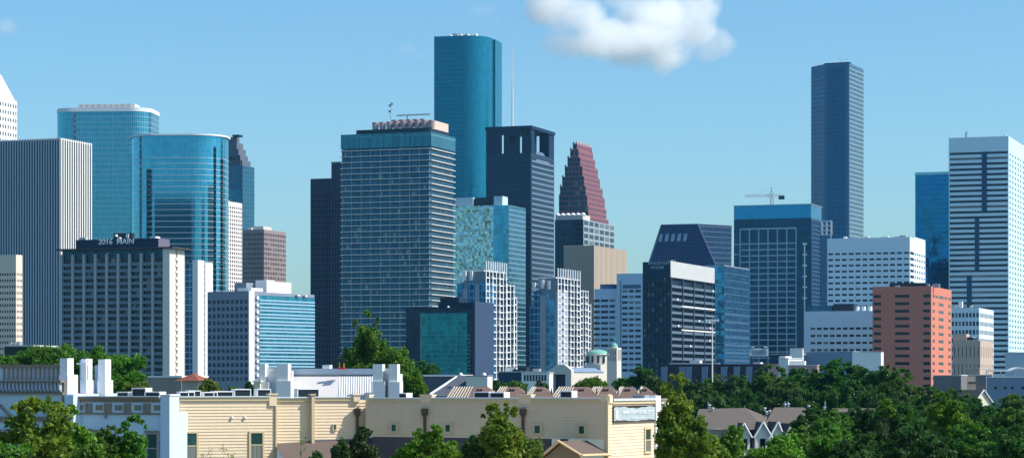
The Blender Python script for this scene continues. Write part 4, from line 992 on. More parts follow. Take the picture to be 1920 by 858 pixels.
# right hand low complex
pk = wall('greige_concrete', (118, 116, 118), var=.1); pch = wall('peach_plaster', (226, 196, 170), var=.08)
b = lowbox('hospital_wing', 'grey concrete wing with a lit peach bay, below the beige slit windowed block', 'hospital', 760, 1750, 1802, None, 704, pk, 20, D=12)
b = lowbox('hospital_wing', 'stepped greige block with a peach corner right of the red brick building foot', 'hospital', 800, 1812, 1837, 1852, 690, wall('sand_concrete', (190, 168, 152)), 28)
b = lowbox('hospital_wing', 'dark grey low wing standing between the peach bay and the blue grey clinic', 'hospital', 770, 1800, 1860, None, 703, pk, 8, D=10)
MB().box(b.X(1812), b.X(1829), -.25, 0, 0, b.Z(704.5)).build('peach_bay', pch, b)
MB().box(b.X(1815), b.X(1829), -.35, -.25, b.Z(719), b.Z(715)).build('window', WGL, b)
b = lowbox('clinic_building', 'long blue grey clinic with small square windows at the right frame edge', 'clinic', 700, 1853, 1960, None, 707, wall('blue_grey_render', (122, 138, 160), var=.05), 10, D=20, coping=WHT)
for px in (1867, 1885, 1898, 1918):
    m = MB(); m.box(b.X(px)-.4, b.X(px)+.4, -.08, .01, b.Z(729), b.Z(724)); m.build('window', WGL, b)
b = Thing('parking_canopy', 'white arched canopy roof on top of the clinic at the right frame edge', 'canopy', 1880, 740, 4)
m = MB(); x0, x1 = b.X(1850), b.X(1930)
for i in range(14):
    u0, u1 = i/14, (i+1)/14; f = lambda u: b.Z(693)+(.9*math.sin(math.pi*(u-.55)/.45) if u > .55 else 0)
    xa, xb = x0+(x1-x0)*u0, x0+(x1-x0)*u1; m.face([(xa, 0, f(u0)), (xb, 0, f(u1)), (xb, 8, f(u1)), (xa, 8, f(u0))]); m.face([(xa, 0, f(u0)-.5), (xb, 0, f(u1)-.5), (xb, 0, f(u1)), (xa, 0, f(u0))])
m.build('canopy_roof', WHT, b); m = MB()
for i in range(7): m.box(x0+(x1-x0)*i/6-.15, x0+(x1-x0)*i/6+.15, .2, .5, 0, b.Z(693)-.2)
m.build('post', CONC, b)
lowbox('office_building', 'pale blue plain block behind the clinic at the right frame edge', 'office building', 850, 1886, 1940, None, 661, wall('pale_blue_wall', (178, 192, 206)), 10, D=10)
cream = wall('cream_gable', (228, 216, 190), var=.06)
def gable_house(name, label, px0, px1, Y, pyr, pye, a, wallm, roofm, D=12, front=True):
    b = Thing(name, label, 'house', px1, Y, a); x0 = b.X(px0); ze = b.Z(pye); zr = b.Z(pyr); xm = x0/2
    m = MB(); m.box(x0+.4, -.4, .4, D-.4, 0, ze); m.face([(x0+.4, .4, ze), (-.4, .4, ze), (xm, .4, zr-.2)]); m.build('wall', wallm, b)
    m = MB()
    for s_, e_ in ((x0, 1), (0, -1)):
        m.face([(s_, 0, ze-.3), (s_, D, ze-.3), (xm, D, zr), (xm, 0, zr)]); 
    m.build('roof', roofm, b)
    m = MB(); m.tube((x0, .02, ze-.3), (xm, .02, zr), .16); m.tube((0, .02, ze-.3), (xm, .02, zr), .16); m.build('fascia', WHT, b)
    return b
shg = wall('grey_brown_shingle', (98, 90, 84), var=.35, scale=.8, fine=5)
gable_house('house', 'small cream gabled house among trees below the clinic', 1828, 1862, 560, 730, 752, -30, cream, shg, 8)

# hip roofed low building with red tiles, left
b = Bld('garden_pavilion', 'small beige pavilion with a red brown tiled hip roof right of the cream slab tower', 'pavilion', 330, 335, 372, 392, 713, 28)
MB().box(-b.W+.3, -.3, .3, b.D-.3, 0, b.T).build('wall', wall('beige_render', (190, 178, 160)), b)
zt = b.T; zr = b.Z(699); m = MB(); A = [(-b.W-.4, -.4), (.4, -.4), (.4, b.D+.4), (-b.W-.4, b.D+.4)]; mx, my = -b.W/2, b.D/2
for i in range(4):
    p, q = A[i], A[(i+1) % 4]; m.face([(*p, zt), (*q, zt), (mx, my, zr)])
m.build('roof', wall('red_brown_tile', (140, 82, 66), var=.2, scale=1), b)
b = lowbox('store_building', 'low grey stone building with a white parapet left of the red tiled pavilion', 'low building', 345, 262, 340, None, 707, wall('grey_beige_wall', (150, 142, 132)), 20, D=8, coping=WHT)

# white roofed hall with pylons
b = Bld('community_hall', 'white hall with pale half ribbed sloping roof between square white pylons', 'hall', 232, 478, 748, None, 700, 8, D=14)
def zz(py): return b.Z(py, 0)
x_ = lambda p, y=0: b.X(p, y)
m = MB(); m.box(x_(485), x_(708), 3.2, 13, 0, zz(700)); m.build('wall', WHT, b)
def slope(p0, p1, name, mat, y0=.3, y1=3.1, py0=752, py1=702):
    m = MB(); m.face([(x_(p0), y0, b.Z(py0)), (x_(p1), y0, b.Z(py0)), (x_(p1-10), y1, b.Z(py1)), (x_(p0-10), y1, b.Z(py1))]); return m.build(name, mat, b)
slope(546, 633, 'smooth_roof', wall('pale_metal_roof', (214, 208, 204), var=.05, rough=.5))
slope(633, 700, 'ribbed_roof', wall('ribbed_metal_roof', (176, 178, 184), rough=.5))
m = MB()
for i in range(15):
    p0 = 635+i*4.4; m.tube((x_(p0), .25, b.Z(752)), (x_(p0-10), 3.05, b.Z(704)), .07, .07, 5)
m.build('roof_ribs', WHT, b)
m = MB(); m.box(x_(534), x_(712), 2.9, 3.6, b.Z(701), b.Z(690)); m.build('ridge_parapet', wall('blue_white_trim', (196, 208, 220), var=.03), b)
MB().box(x_(520, 1), x_(545, 1), 1.5, 2.2, 0, b.Z(694)).build('parapet_wall', WHT, b)
def pylon(p0, p1, top, low, extra=1.2, y=0, nm='pylon'):
    m = MB(); m.box(x_(p0, y), x_(p1, y), y, y+1.3, b.Z(low), b.Z(top)); m.box(x_(p0, y)-.03, x_(p1, y)+extra*.25, y-.12, y+1.6, 0, b.Z(low)); return m.build(nm, WHT, b)
pylon(487, 497, 681, 715, 1.5, 0); pylon(519, 540, 681, 713, 1.2, 0); pylon(699, 717, 682, 714, 1, -.5); pylon(729, 745, 682, 715, 1, -.5)
MB().box(x_(497, .6), x_(519, .6), .8, 1.2, 0, b.Z(689)).build('pylon_wall', WHT, b)
MB().box(x_(717, .2), x_(729, .2), .4, .8, 0, b.Z(690)).build('pylon_wall', WHT, b)
m = MB(); m.box(x_(604, 3), x_(618, 3), 3.1, 4.2, b.Z(690)+.01, b.Z(683)); m.build('roof_unit', WHT, b)
m = MB(); m.box(x_(478), x_(490), -.5, 1, 0, b.Z(716)); m.box(x_(476), x_(492), -.6, 1.1, b.Z(716), b.Z(713)); m.build('cornice_block', cream, b)
t = Thing('rooftop_light', 'small red based yellow lamp post standing on the white hall roof', 'lamp', 641, 235, 0)
t.e.location.z = 0
MB().box(-.32, .32, -.3, .3, t.Z(690.5)-.05, t.Z(688)).build('base', wall('signal_red', (215, 40, 50), rough=.5), t)
m = MB(); m.box(-.27, -.18, -.05, .05, t.Z(688), t.Z(675)); m.box(.16, .24, -.05, .05, t.Z(688), t.Z(680)); m.build('post', wall('lamp_yellow', (215, 200, 120)), t)
MB().box(-.3, .3, -.12, .12, t.Z(678), t.Z(672)).build('lamp_head', DRK, t)

# grey roofs and beige box
b = Bld('house', 'house with charcoal hip roof, white rake board and an ivory stucco box', 'house', 300, 808, 915, None, 703, 14, D=12)
m = MB(); xa, xb = b.X(770), b.X(893); zr = b.Z(703)
m.face([(b.X(800, -1), -1, b.Z(742, 0, -1)), (b.X(925, -1), -1, b.Z(742, 0, -1)), (b.X(893, 5), 5, b.Z(703, 0, 5)), (b.X(862, 5), 5, b.Z(703, 0, 5))])
m.face([(b.X(800, -1), -1, b.Z(742, 0, -1)), (b.X(862, 5), 5, b.Z(703, 0, 5)), (b.X(862, 5), 9, b.Z(712, 0, 5)), (b.X(800, -1), 9, b.Z(742, 0, -1))])
m.build('roof', wall('charcoal_shingle', (84, 90, 100), var=.15, fine=3), b)
m = MB(); m.tube((b.X(806, -1.1), -1.1, b.Z(739, 0, -1)), (b.X(856, 4.8), 4.8, b.Z(706, 0, 5)), .14); m.build('rake_board', WHT, b)
MB().box(b.X(805), b.X(920), 0, 9, 0, b.Z(745)).build('wall', cream, b)
MB().box(b.X(874, 1), b.X(914, 1), 1, 3.5, 0, b.Z(704.5)).build('stucco_box', wall('ivory_stucco', (226, 222, 206), var=.04), b)
MB().box(b.X(873, 1), b.X(915, 1), .9, 3.6, b.Z(704.5), b.Z(702.8)).build('roof_coping', MET, b)
for px in (862, 906): 
    m = MB(); m.dome(b.X(px, 1), 1.5, b.Z(703), .28, .35, 8, 3); m.build('satellite_dish', WHT, b)
b = lowbox('house', 'long dark grey roofed house behind the charcoal hip roof', 'house', 350, 790, 865, None, 705, wall('charcoal_wall', (84, 92, 104)), 10, D=8, coping=WHT)
# row of brown hip roofs
pale = wall('pale_roof_rib', (196, 184, 170)); brs = wall('brown_shingle', (112, 92, 84), var=.16, scale=.8, fine=5)
hips = [(838, 888, 935), (925, 952, 992), (985, 1006, 1040), (1035, 1078, 1125), (1100, 1130, 1165), (1150, 1170, 1206), (1190, 1206, 1232)]
names = ['leftmost in the row, with broad pale ribs', 'second from the left in the row', 'third in the row, just left of the church portal', 'broadest pale ribbed one below the church', 'right of the broadest ribbed one', 'below the church bell tower', 'rightmost in the row, beside the tall leafy tree']
for (p0, p1, p2), nm in zip(hips, names):
    b = Thing('rowhouse', 'brown hip roofed rowhouse, '+nm, 'rowhouse', p1, 215, 6, group='brown hip roofed rowhouses behind the siding townhouse')
    y1 = 3.5; zb, zt = b.Z(752), b.Z(724.5, 0, y1)
    fl, fr = b.X(p1-14), b.X(p2+8); tl, tr = b.X(p1, y1), b.X(p2-22, y1)
    m = MB(); m.face([(fl, 0, zb), (fr, 0, zb), (tr, y1, zt), (tl, y1, zt)]); m.face([(fr, 0, zb), (fr, 8, zb), (tr, y1+1, zt), (tr, y1, zt)]); m.face([(tl, y1, zt), (tr, y1, zt), (tr, y1+1, zt), (tl, y1+1, zt)])
    m.build('hip_roof', brs, b)
    l0, l1 = b.X(p0-8), b.X(p0+12, y1)
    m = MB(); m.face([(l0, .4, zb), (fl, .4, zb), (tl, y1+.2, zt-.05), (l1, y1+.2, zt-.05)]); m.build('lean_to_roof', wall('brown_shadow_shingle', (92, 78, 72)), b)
    m = MB(); n = max(3, int((p1-p0)/6))
    for i in range(n):
        f = (i+.5)/n; m.tube((l0+(fl-l0)*f, .3, zb), (l1+(tl-l1)*f, y1+.1, zt), .055, .055, 5)
    m.build('pale_ribs', pale, b)
    m = MB(); m.box(fl, fr, .5, 8, 0, zb-.05); m.box(tl-2, tr+2, 4, 8, 0, zb+.2); m.build('wall', cream, b)
    for q in (-3, 3):
        m = MB(); xx = b.X((p1+p2-22)/2+q, 3); m.box(xx-.1, xx+.1, 2.4, 2.7, b.Z(731.5), b.Z(729)); m.build('roof_vent', DRK, b)
    m = MB(); m.tube((b.X(p2-6, 2), 2, b.Z(745)), (b.X(p2-6, 2), 2, b.Z(728)), .06); m.build('vent_pipe', DRK, b)

# grey roofed townhouses on the right
shm = shg; 
b = Thing('townhouse_row', 'grey brown roofed townhouses with small white gables among the trees on the right', 'townhouses', 1425, 270, -6)
def rp(px, py, y): return (b.X(px, y), y, b.Z(py, 0, y))
m = MB(); m.face([rp(1345, 803, 0), rp(1438, 805, 0), rp(1398, 764, 7), rp(1332, 765, 7)]); m.face([rp(1438, 805, 0), rp(1462, 790, 8), rp(1398, 764, 7.01), rp(1398, 764, 7)])
m.face([rp(1300, 805, 0), rp(1345, 803, 0), rp(1332, 765, 7), rp(1310, 766, 7)]); m.build('left_roof', shm, b)
m = MB(); m.face([rp(1430, 800, 3), rp(1535, 800, 3), rp(1508, 763, 9), rp(1452, 763, 9)]); m.face([rp(1452, 763, 9), rp(1508, 763, 9), rp(1540, 780, 15), rp(1430, 780, 15)])
m.build('right_roof', shm, b)
m = MB(); m.face([rp(1560, 772, 30), rp(1640, 772, 30), rp(1640, 765, 34), rp(1560, 765, 34)]); m.build('rear_roof', shm, b)
m = MB(); m.box(b.X(1330), b.X(1535), 3.2, 16, 0, b.Z(806)); m.build('wall', wall('white_siding_wall', (225, 222, 214), var=.05), b)
for p0, pm, p1, pr, pe in ((1386, 1394, 1406, 792, 816), (1416, 1430, 1444, 790, 816), (1444, 1458, 1468, 790, 818), (1476, 1484, 1492, 793, 812)):
    g_ = MB(); xa, xm_, xb = b.X(p0, -1), b.X(pm, -1), b.X(p1, -1); ze, zr = b.Z(pe), b.Z(pr)
    g_.box(xa, xb, -1, 3.1, 0, ze); g_.face([(xa, -1, ze), (xb, -1, ze), (xm_, -1, zr)]); o = g_.build('gable', wall('white_siding_wall', (225, 222, 214)), b)
    g_ = MB(); g_.face([(xa-.2, -1.2, ze-.2), (xm_, -1.2, zr), (xm_, 4, zr), (xa-.2, 4, ze-.2)][::-1]); g_.face([(xb+.2, -1.2, ze-.2), (xb+.2, 4, ze-.2), (xm_, 4, zr), (xm_, -1.2, zr)]); g_.build('gable_roof', wall('dark_shingle', (80, 76, 76), var=.15), b)
    g_ = MB(); g_.tube((xa-.2, -1.25, ze-.2), (xm_, -1.25, zr), .1); g_.tube((xb+.2, -1.25, ze-.2), (xm_, -1.25, zr), .1); g_.build('rake_board', WHT, b)
    g_ = MB(); g_.box((xa+xb)/2-.3, (xa+xb)/2+.3, -1.06, -.98, ze-1.6, ze-.3); g_.build('window', WGL, b)
rep(b, 'roof_vent', MB().cyl(0, 0, 0, .3, .12, 8).dome(0, 0, .3, .22, .16, 8, 3), MET, [rp(p, q, y) for p, q, y in ((1330, 764, 7), (1336, 770, 6), (1434, 770, 8), (1437, 777, 7), (1443, 775, 8), (1472, 763, 10), (1478, 762, 10), (1516, 766, 12), (1546, 768, 20))])
for p in (1472, 1477, 1547, 1328): MB().tube(rp(p, 768, 10), rp(p, 752, 10), .06).build('vent_pipe', MET, b)

# ================================================================ foreground townhouses
def siding(fr, x0, x1, z0, z1, name, mat, parent, y=0, th=.3, pitch=.215, lap=.036):
    m = MB(); z = z1
    while z > z0+.01:
        zb = max(z0, z-pitch)
        m.face([(x0, y-lap, zb), (x1, y-lap, zb), (x1, y, z), (x0, y, z)]); m.face([(x0, y, zb), (x1, y, zb), (x1, y-lap, zb), (x0, y-lap, zb)])
        z = zb
    m.face([(x1, y, z0), (x1, y+th, z0), (x1, y+th, z1), (x1, y, z1)]); m.face([(x0, y+th, z0), (x0, y, z0), (x0, y, z1), (x0, y+th, z1)])
    m.face([(x0, y, z1), (x1, y, z1), (x1, y+th, z1), (x0, y+th, z1)]); m.face([(x1, y+th, z0), (x0, y+th, z0), (x0, y+th, z1), (x1, y+th, z1)])
    return m.build(name, mat, parent, M=parent.M.inverted() @ fr.M)
def sash(fr, px0, px1, pt, pm_, pb, parent, y=0, tr=.09, trim=None, shade=True):
    x0, x1 = fr.X(px0), fr.X(px1); xm = (x0+x1)/2; z1, zm, z0 = fr.Z(pt, xm), fr.Z(pm_, xm) if pm_ else None, fr.Z(pb, xm)
    M = parent.M.inverted() @ fr.M; trim = trim or TRIM
    m = MB()
    for a in ((x0-tr, x0, z0-tr, z1+tr), (x1, x1+tr, z0-tr, z1+tr), (x0, x1, z1, z1+tr), (x0, x1, z0-tr, z0)): m.box(a[0], a[1], y-.11, y+.05, a[2], a[3])
    if zm: m.box(x0, x1, y-.09, y+.05, zm-.035, zm+.035)
    o = m.build('window', trim, parent, M=M)
    if zm:
        MB().box(x0, x1, y-.068, y-.056, zm, z1).build('pane', GREENGL, o); MB().box(x0, x1, y-.068, y-.056, z0, zm).build('pane', CURT, o)
    else: MB().box(x0, x1, y-.068, y-.056, z0, z1).build('pane', GREENGL, o)
    return o
SIDE = wall('cream_siding', (228, 206, 174), var=.1, fine=2, scale=.5)
TRIM = wall('tan_trim', (204, 186, 148), var=.05); BRT = wall('bright_white_trim', (238, 238, 240), var=.03)
FLASH = wall('zinc_flashing', (205, 218, 222), rough=.45, var=.05)
GREENGL = glass('green_tinted_glass', (46, 84, 80), metal=.3, rough=.1, pu=.9, pv=1.2, var=.3)
CURT = glass('curtained_glass', (118, 124, 118), metal=.1, rough=.2, pu=.12, pv=9, var=.2)
f1 = Thing('siding_townhouse', 'large cream clapboard townhouse block with flat roofs, downspouts and a weathered grey banner', 'townhouse', 336, 165, -22)
M1 = f1.M.inverted()
zt1 = f1.Z(748.5); xA, xB, xC = f1.X(515), f1.X(583), f1.X(684)
f1x = lambda p: f1.X(p)
siding(f1, 0, xA, 0, f1.Z(750), 'siding_wall', SIDE, f1)
siding(f1, xA, xB, f1.Z(830, xA), f1.Z(750), 'siding_wall', SIDE, f1, y=.35)
siding(f1, xB, xC+.3, f1.Z(822, xC), f1.Z(750), 'siding_wall', SIDE, f1, y=.1)
m = MB(); m.box(0, f1x(505), -.12, .1, f1.Z(751), f1.Z(744)); m.build('fascia', TRIM, f1)
m = MB(); m.box(xA, xB, .2, .4, f1.Z(752, xA), f1.Z(746, xA)); m.build('fascia', TRIM, f1)
m = MB(); m.box(xB+.1, f1x(663), -.03, .2, f1.Z(750, xC), f1.Z(744.5, xC)); m.build('fascia', TRIM, f1)
m = MB(); m.box(0, f1x(505), -.2, .3, f1.Z(744), f1.Z(742)); m.box(f1x(517), f1x(584), .1, .6, f1.Z(745.5, xA), f1.Z(743.4, xA)); m.box(xB+.1, f1x(662), -.1, .5, f1.Z(744.3, xC), f1.Z(742.3, xC)); m.build('flashing', FLASH, f1)
def post(p0, p1, pt, name='corner_post', o=.14, y=0, pb=None, mat=None, cap=True):
    xa, xb = f1x(p0), f1x(p1); m = MB(); m.box(xa, xb, y-o, y+.4, 0 if pb is None else f1.Z(pb, xa), f1.Z(pt, xa))
    if cap: m.box(xa-.08, xb+.08, y-o-.06, y+.46, f1.Z(pt, xa), f1.Z(pt, xa)+.09)
    return m.build(name, mat or TRIM, f1)
post(504, 518, 739.5, mat=SIDE, pb=760); post(515.5, 518.2, 760, cap=False); post(583.5, 589, 740); post(662, 674, 740, mat=SIDE, pb=752); post(334, 337, 744, cap=False, o=.1)
sash(f1, 346, 368, 811.5, 835, 866, f1, tr=.14); sash(f1, 470, 491.5, 811, 833, 864, f1, tr=.14)
sash(f1, 625.5, 629.5, 795.5, None, 804.5, f1, y=.07, tr=.07)
rep(f1, 'wall_vent', MB().box(-.07, .07, -.16, 0, 0, .14), BRT, [(f1x(435), 0, f1.Z(784)), (f1x(459), 0, f1.Z(784))])
# second wing: shaded long front, then the sunlit end
f2 = Frame(1140, 160.8, 27); M2 = M1 @ f2.M
XL = f2.X(686); D2 = 6.5
def on2(m, name, mat, label=None): return m.build(name, mat, f1, M=M2, label=label)
siding(f2, XL, 0, f2.Z(823), f2.Z(751), 'siding_wall', SIDE, f1, lap=.085)
MB_ = MB(); 
segs = [(693, 789), (810, 972), (996, 1127)]
for p, q in segs:
    xa, xb = f2.X(p), f2.X(q); zc = f2.Z(747, (xa+xb)/2)
    on2(MB().box(xa, xb, -.1, .15, zc-.26, zc), 'fascia', TRIM); on2(MB().box(xa, xb, -.2, .5, zc, zc+.1), 'flashing', FLASH)
for p, q in ((686, 693), (789, 810), (972, 996), (1127, 1140)):
    xa, xb = f2.X(p), f2.X(q); zc = f2.Z(741, (xa+xb)/2); on2(MB().box(xa, min(xb, 0), -.05, .5, zc-.45, zc).box(xa-.06, min(xb, 0)+.05, -.1, .56, zc, zc+.08), 'parapet_pier', SIDE)
on2(MB().box(-.16, .04, -.1, .02, 0, f2.Z(751)), 'corner_post', TRIM)
# end face (lit) along local +y
fe = Frame(1140, 160.8, 27-90)      # x axis runs away along the end wall
zE = fe.Z
siding(fe, 0, fe.X(1226), 0, fe.Z(752), 'siding_wall', SIDE, f1)
Me = M1 @ fe.M
def one(m, name, mat, label=None): return m.build(name, mat, f1, M=Me, label=label)
xe = fe.X(1226)
one(MB().box(fe.X(1147), xe, -.1, .12, fe.Z(757), fe.Z(751)), 'fascia', TRIM); one(MB().box(fe.X(1147), xe, -.18, .4, fe.Z(751), fe.Z(747)), 'flashing', FLASH)
one(MB().box(0, fe.X(1146), -.12, .5, fe.Z(755), fe.Z(741.5)), 'corner_pier', SIDE)
one(MB().box(xe, fe.X(1235), -.15, .5, 0, fe.Z(741, xe)), 'corner_board', BRT); one(MB().box(fe.X(1216), xe-.02, .3, 1.2, fe.Z(750, xe), fe.Z(740, xe)), 'roof_hatch', MET)
sash(fe, 1208.5, 1217.5, 804, 824, 845, f1, tr=.16)
sash(f2, 736, 744, 795, None, 807, f1, y=-.05, tr=.17); sash(f2, 837, 845.5, 795.5, None, 808, f1, y=-.05, tr=.17); sash(f2, 1004, 1014, 797, None, 811, f1, y=-.05, tr=.17); sash(f2, 1087, 1097, 798, None, 812, f1, y=-.05, tr=.17)
# banner on the end wall
ban = Thing('banner', 'weathered grey banner with faded white lettering on the sunlit clapboard end wall', 'banner', 1147, 160.8, 0)
ban.e.matrix_world = fe.M; bM = Matrix.Identity(4)
b0, b1 = fe.X(1148), fe.X(1226.4)-.1; zb0, zb1 = fe.Z(790, b0), fe.Z(761.5, b0)
m = MB(); n = 18
for i in range(n):
    u0, u1 = i/n, (i+1)/n; xa, xb = b0+(b1-b0)*u0, b0+(b1-b0)*u1
    s0, s1 = .06*math.sin(u0*9)+.03*math.sin(u0*31), .06*math.sin(u1*9)+.03*math.sin(u1*31)
    m.face([(xa, -.12, zb0+.05+s0*.6), (xb, -.12, zb0+.05+s1*.6), (xb, -.12, zb1-.08+s1), (xa, -.12, zb1-.08+s0)])
m.build('banner_cloth', wall('faded_banner_grey', (168, 182, 184), var=.2, scale=1.2, fine=3), ban)
fm_ = wall('rusty_frame', (84, 74, 70)); m = MB(); t_ = .05
m.box(b0-t_, b0, -.14, -.02, zb0-t_, zb1+t_); m.box(b1, b1+t_, -.14, -.02, zb0-t_, zb1+t_); m.box(b0, b1, -.14, -.02, zb0-t_, zb0); m.box(b0, b1, -.14, -.02, zb1, zb1+t_); m.box(b0, b1, -.07, -.03, zb0, zb1)
m.build('frame', fm_, ban)
tm_ = wall('faded_letter_white', (226, 232, 232), rough=.6)
bw_ = b1-b0
text('www.townhomes.com', 'lettering', .5, .005, tm_, ban, Matrix.Translation((b0+bw_*.57, -.15, (zb0+zb1)/2+.12)), bw_*.82/5.0)
text('LEASING NOW', 'small_lettering', .2, .005, tm_, ban, Matrix.Translation((b0+bw_*.57, -.15, zb0+.2)), 1.6)
m = MB()
for i, (dx_, dz_, w_, h_) in enumerate(((.25, .55, .35, .2), (.35, .35, .25, .3), (.2, .2, .2, .25), (.45, .15, .25, .15))): m.box(b0+dx_, b0+dx_+w_, -.15-.004*i, -.13, zb0+dz_, zb0+dz_+h_)
m.build('emblem_marks', tm_, ban)
# downspouts
dsm = wall('brown_downspout', (92, 74, 62), rough=.6, var=.1)
def spout(fr, px, y, pb, zlow, sc_=1):
    x = fr.X(px, y); m = MB(); zt = fr.Z(766, x); m.box(x-.2, x+.2, y-.36, y-.05, zt-.38, zt+.04); m.cyl(x, y-.2, zt-.62, zt-.38, .09, 8, .2); m.box(x-.075, x+.075, y-.28, y-.12, zlow, zt-.6)
    return m.build('downspout', dsm, f1, M=M1 @ fr.M)
spout(f2, 799, 0, 0, f2.Z(860)); spout(f2, 983, 0, 0, f2.Z(860)); spout(f1, 668.5, .1, 0, f1.Z(858))
# roof decks and equipment
dk_ = MB(); dk_.face([f for f in ((0, .4, f1.Z(750)), (xC, .4, f1.Z(750)), (xC+4, 16, f1.Z(750)), (0, 16, f1.Z(750)))]); dk_.build('roof_deck', ROOF, f1)
dk2 = MB(); dk2.face([(XL, .4, f2.Z(752)), (-.3, .4, f2.Z(752)), (-.3, 6, f2.Z(752)), (XL, 6, f2.Z(752))]); on2(dk2, 'roof_deck', ROOF)
# lower brown roofs in front
shb = wall('brown_grey_shingle', (104, 90, 84), var=.2, scale=1.5, fine=8)
m = MB(); zr0 = f1.Z(831, xA); m.face([(xA, -3.6, zr0-1.6), (xC+1.5, -3.6, zr0-1.6), (xC+1.0, .05, zr0+.4), (xA+0, .3, zr0)]); m.face([(xA, -3.6, zr0-1.9), (xC+1.5, -3.6, zr0-1.9), (xC+1.5, -3.6, zr0-1.6), (xA, -3.6, zr0-1.6)]); m.build('porch_roof', shb, f1)
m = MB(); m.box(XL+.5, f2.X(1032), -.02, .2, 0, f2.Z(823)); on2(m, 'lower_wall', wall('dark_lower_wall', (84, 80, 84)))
m = MB(); xa, xb, xr = f2.X(1010, -3), f2.X(1150, -3), f2.X(1048, -3); ze, zr = f2.Z(862, 0, -3), f2.Z(826.5, 0, -3)
x2 = f2.X(1102, 0)
m.face([(xr, -3, zr), (xb-3.0, -3, ze+.3), (xb-1.0, -.03, ze+.3), (x2, -.03, zr)]); m.face([(xa, -3, ze), (xr, -3, zr), (x2, -.03, zr), (xa+2.5, -.03, ze)])
gx0 = f2.X(1010, -3.2); 
m = MB(); xr, yr_ = f2.X(1050, -3), -3.0; zr = f2.Z(826, xr, -3)
eL = (f2.X(1012, -3), -3, f2.Z(858, 0, -3)); eR = (f2.X(1091, -3), -3, f2.Z(853, 0, -3)); rb_ = (f2.X(1100, -.03), -.03, f2.Z(825, 0, 0)); rf = (xr, -3.2, zr); eRb = (f2.X(1147, -.0)-.05, -.03, f2.Z(851, 0, 0))
m.face([rf, eR, eRb, rb_]); m.face([eL, rf, rb_, (eL[0]+1.4, -.03, eL[2])]); on2(m, 'dormer_roof', shb)
m = MB(); m.face([(eL[0]+.2, -2.8, 0), (eR[0]-.2, -2.8, 0), (eR[0]-.2, -2.8, eR[2]-.1), (xr, -2.8, zr-.15), (eL[0]+.2, -2.8, eL[2]-.1)]); on2(m, 'dormer_gable', wall('olive_tan_render', (140, 126, 98)))
m = MB(); m.tube(eL, rf, .09); m.tube(eR, rf, .09); m.tube(eR, eRb, .09); on2(m, 'dormer_fascia', wall('cream_fascia', (222, 196, 150)))
def acunit(fr, px, y, w_, h_, label, base, parent=None):
    t = Thing('rooftop_unit', label, 'air conditioner', px, fr.dep(fr.X(px, y), y), math.degrees(fr.a), base=base)
    MB().box(-w_/2, w_/2, -.4, .4, 0.05, h_).build('casing', DRK, t); MB().box(-w_/2-.05, w_/2+.05, -.45, .45, h_, h_+.07).build('lid', BRT, t)
    MB().box(-w_/2-.06, -w_/2, -.42, .42, 0, h_).box(w_/2, w_/2+.06, -.42, .42, 0, h_).build('side_rail', BRT, t)
    return t
zd = f1.Z(750)
for px, w_, h_, nm in ((348, 1.0, .42, 'wide dark rooftop unit nearest the white townhouse corner'), (362, .8, .5, 'dark rooftop unit second from the white townhouse corner'), (392, .9, .4, 'rooftop unit with white rails above the first tall window'), (416, 1.3, .45, 'long rooftop unit with white rails above the siding'), (452, 1.1, .6, 'beige topped rooftop unit left of the white hall pylon'), (492, .9, .6, 'dark rooftop unit left of the clapboard parapet post'), (575, 1.5, .62, 'dark boxy rooftop unit in front of the pale metal roof')):
    acunit(f1, px, 3, w_, h_+.1, nm, zd)
z2d = f2.Z(752)
for px, w_, h_, nm in ((760, .55, .45, 'low grey rooftop unit behind the shaded parapet, leftmost'), (908, 1.1, .55, 'dark rooftop fan behind the shaded parapet, centre left'), (937, 1.0, .52, 'dark rooftop fan behind the shaded parapet, centre right'), (1066, .8, .62, 'pale rooftop box behind the shaded parapet, right')):
    acunit(f2, px, 3, w_, h_, nm, z2d)

# white townhouse, left
b = Thing('white_townhouse', 'white stuccoed townhouse with bracketed tan cornices, pediments and tall white parapet piers', 'townhouse', 319, 163, 22)
ww_ = wall('white_stucco', (196, 216, 230), var=.1, scale=.5); tn = wall('taupe_trim', (142, 128, 112), var=.08)
X, Z = b.X, b.Z
MB().box(X(134), 0, 0, 9, 0, Z(774)).build('wall', ww_, b)
MB().box(X(303), .04, -.15, b.V(335), 0, Z(741)).build('corner_pier', ww_, b)
MB().box(X(303)-.05, .1, -.2, b.V(335)+.05, Z(741), Z(738.5)).build('pier_cap', BRT, b)
# right bay cornice
xa, xb = X(139), X(303)-.01
MB().box(xa, xb, -.3, .4, Z(748), Z(743.5)).build('cornice', tn, b); MB().box(xa, xb, -.38, .5, Z(743.5), Z(742)).build('flashing', FLASH, b)
MB().box(xa, xb, -.12, .3, Z(753.5), Z(748)).build('cornice_bed', tn, b)
MB().box(xa, xb, -.04, .2, Z(773.5), Z(753.5)).build('frieze', ww_, b); MB().box(xa, xb, -.1, .2, Z(777), Z(773.5)).build('string_course', tn, b)
rep(b, 'frieze_panel', MB().box(-.28, .28, -.07, -.03, 0, .36), tn, [(X(150+i*36.5), 0, Z(769)) for i in range(5)])
pb_ = MB().box(-.11, .11, -.13, -.03, 0, .62); rep(b, 'frieze_bracket', pb_, tn, [(X(167+i*36.5+e), 0, Z(773)) for i in range(4) for e in (-4, 4)])
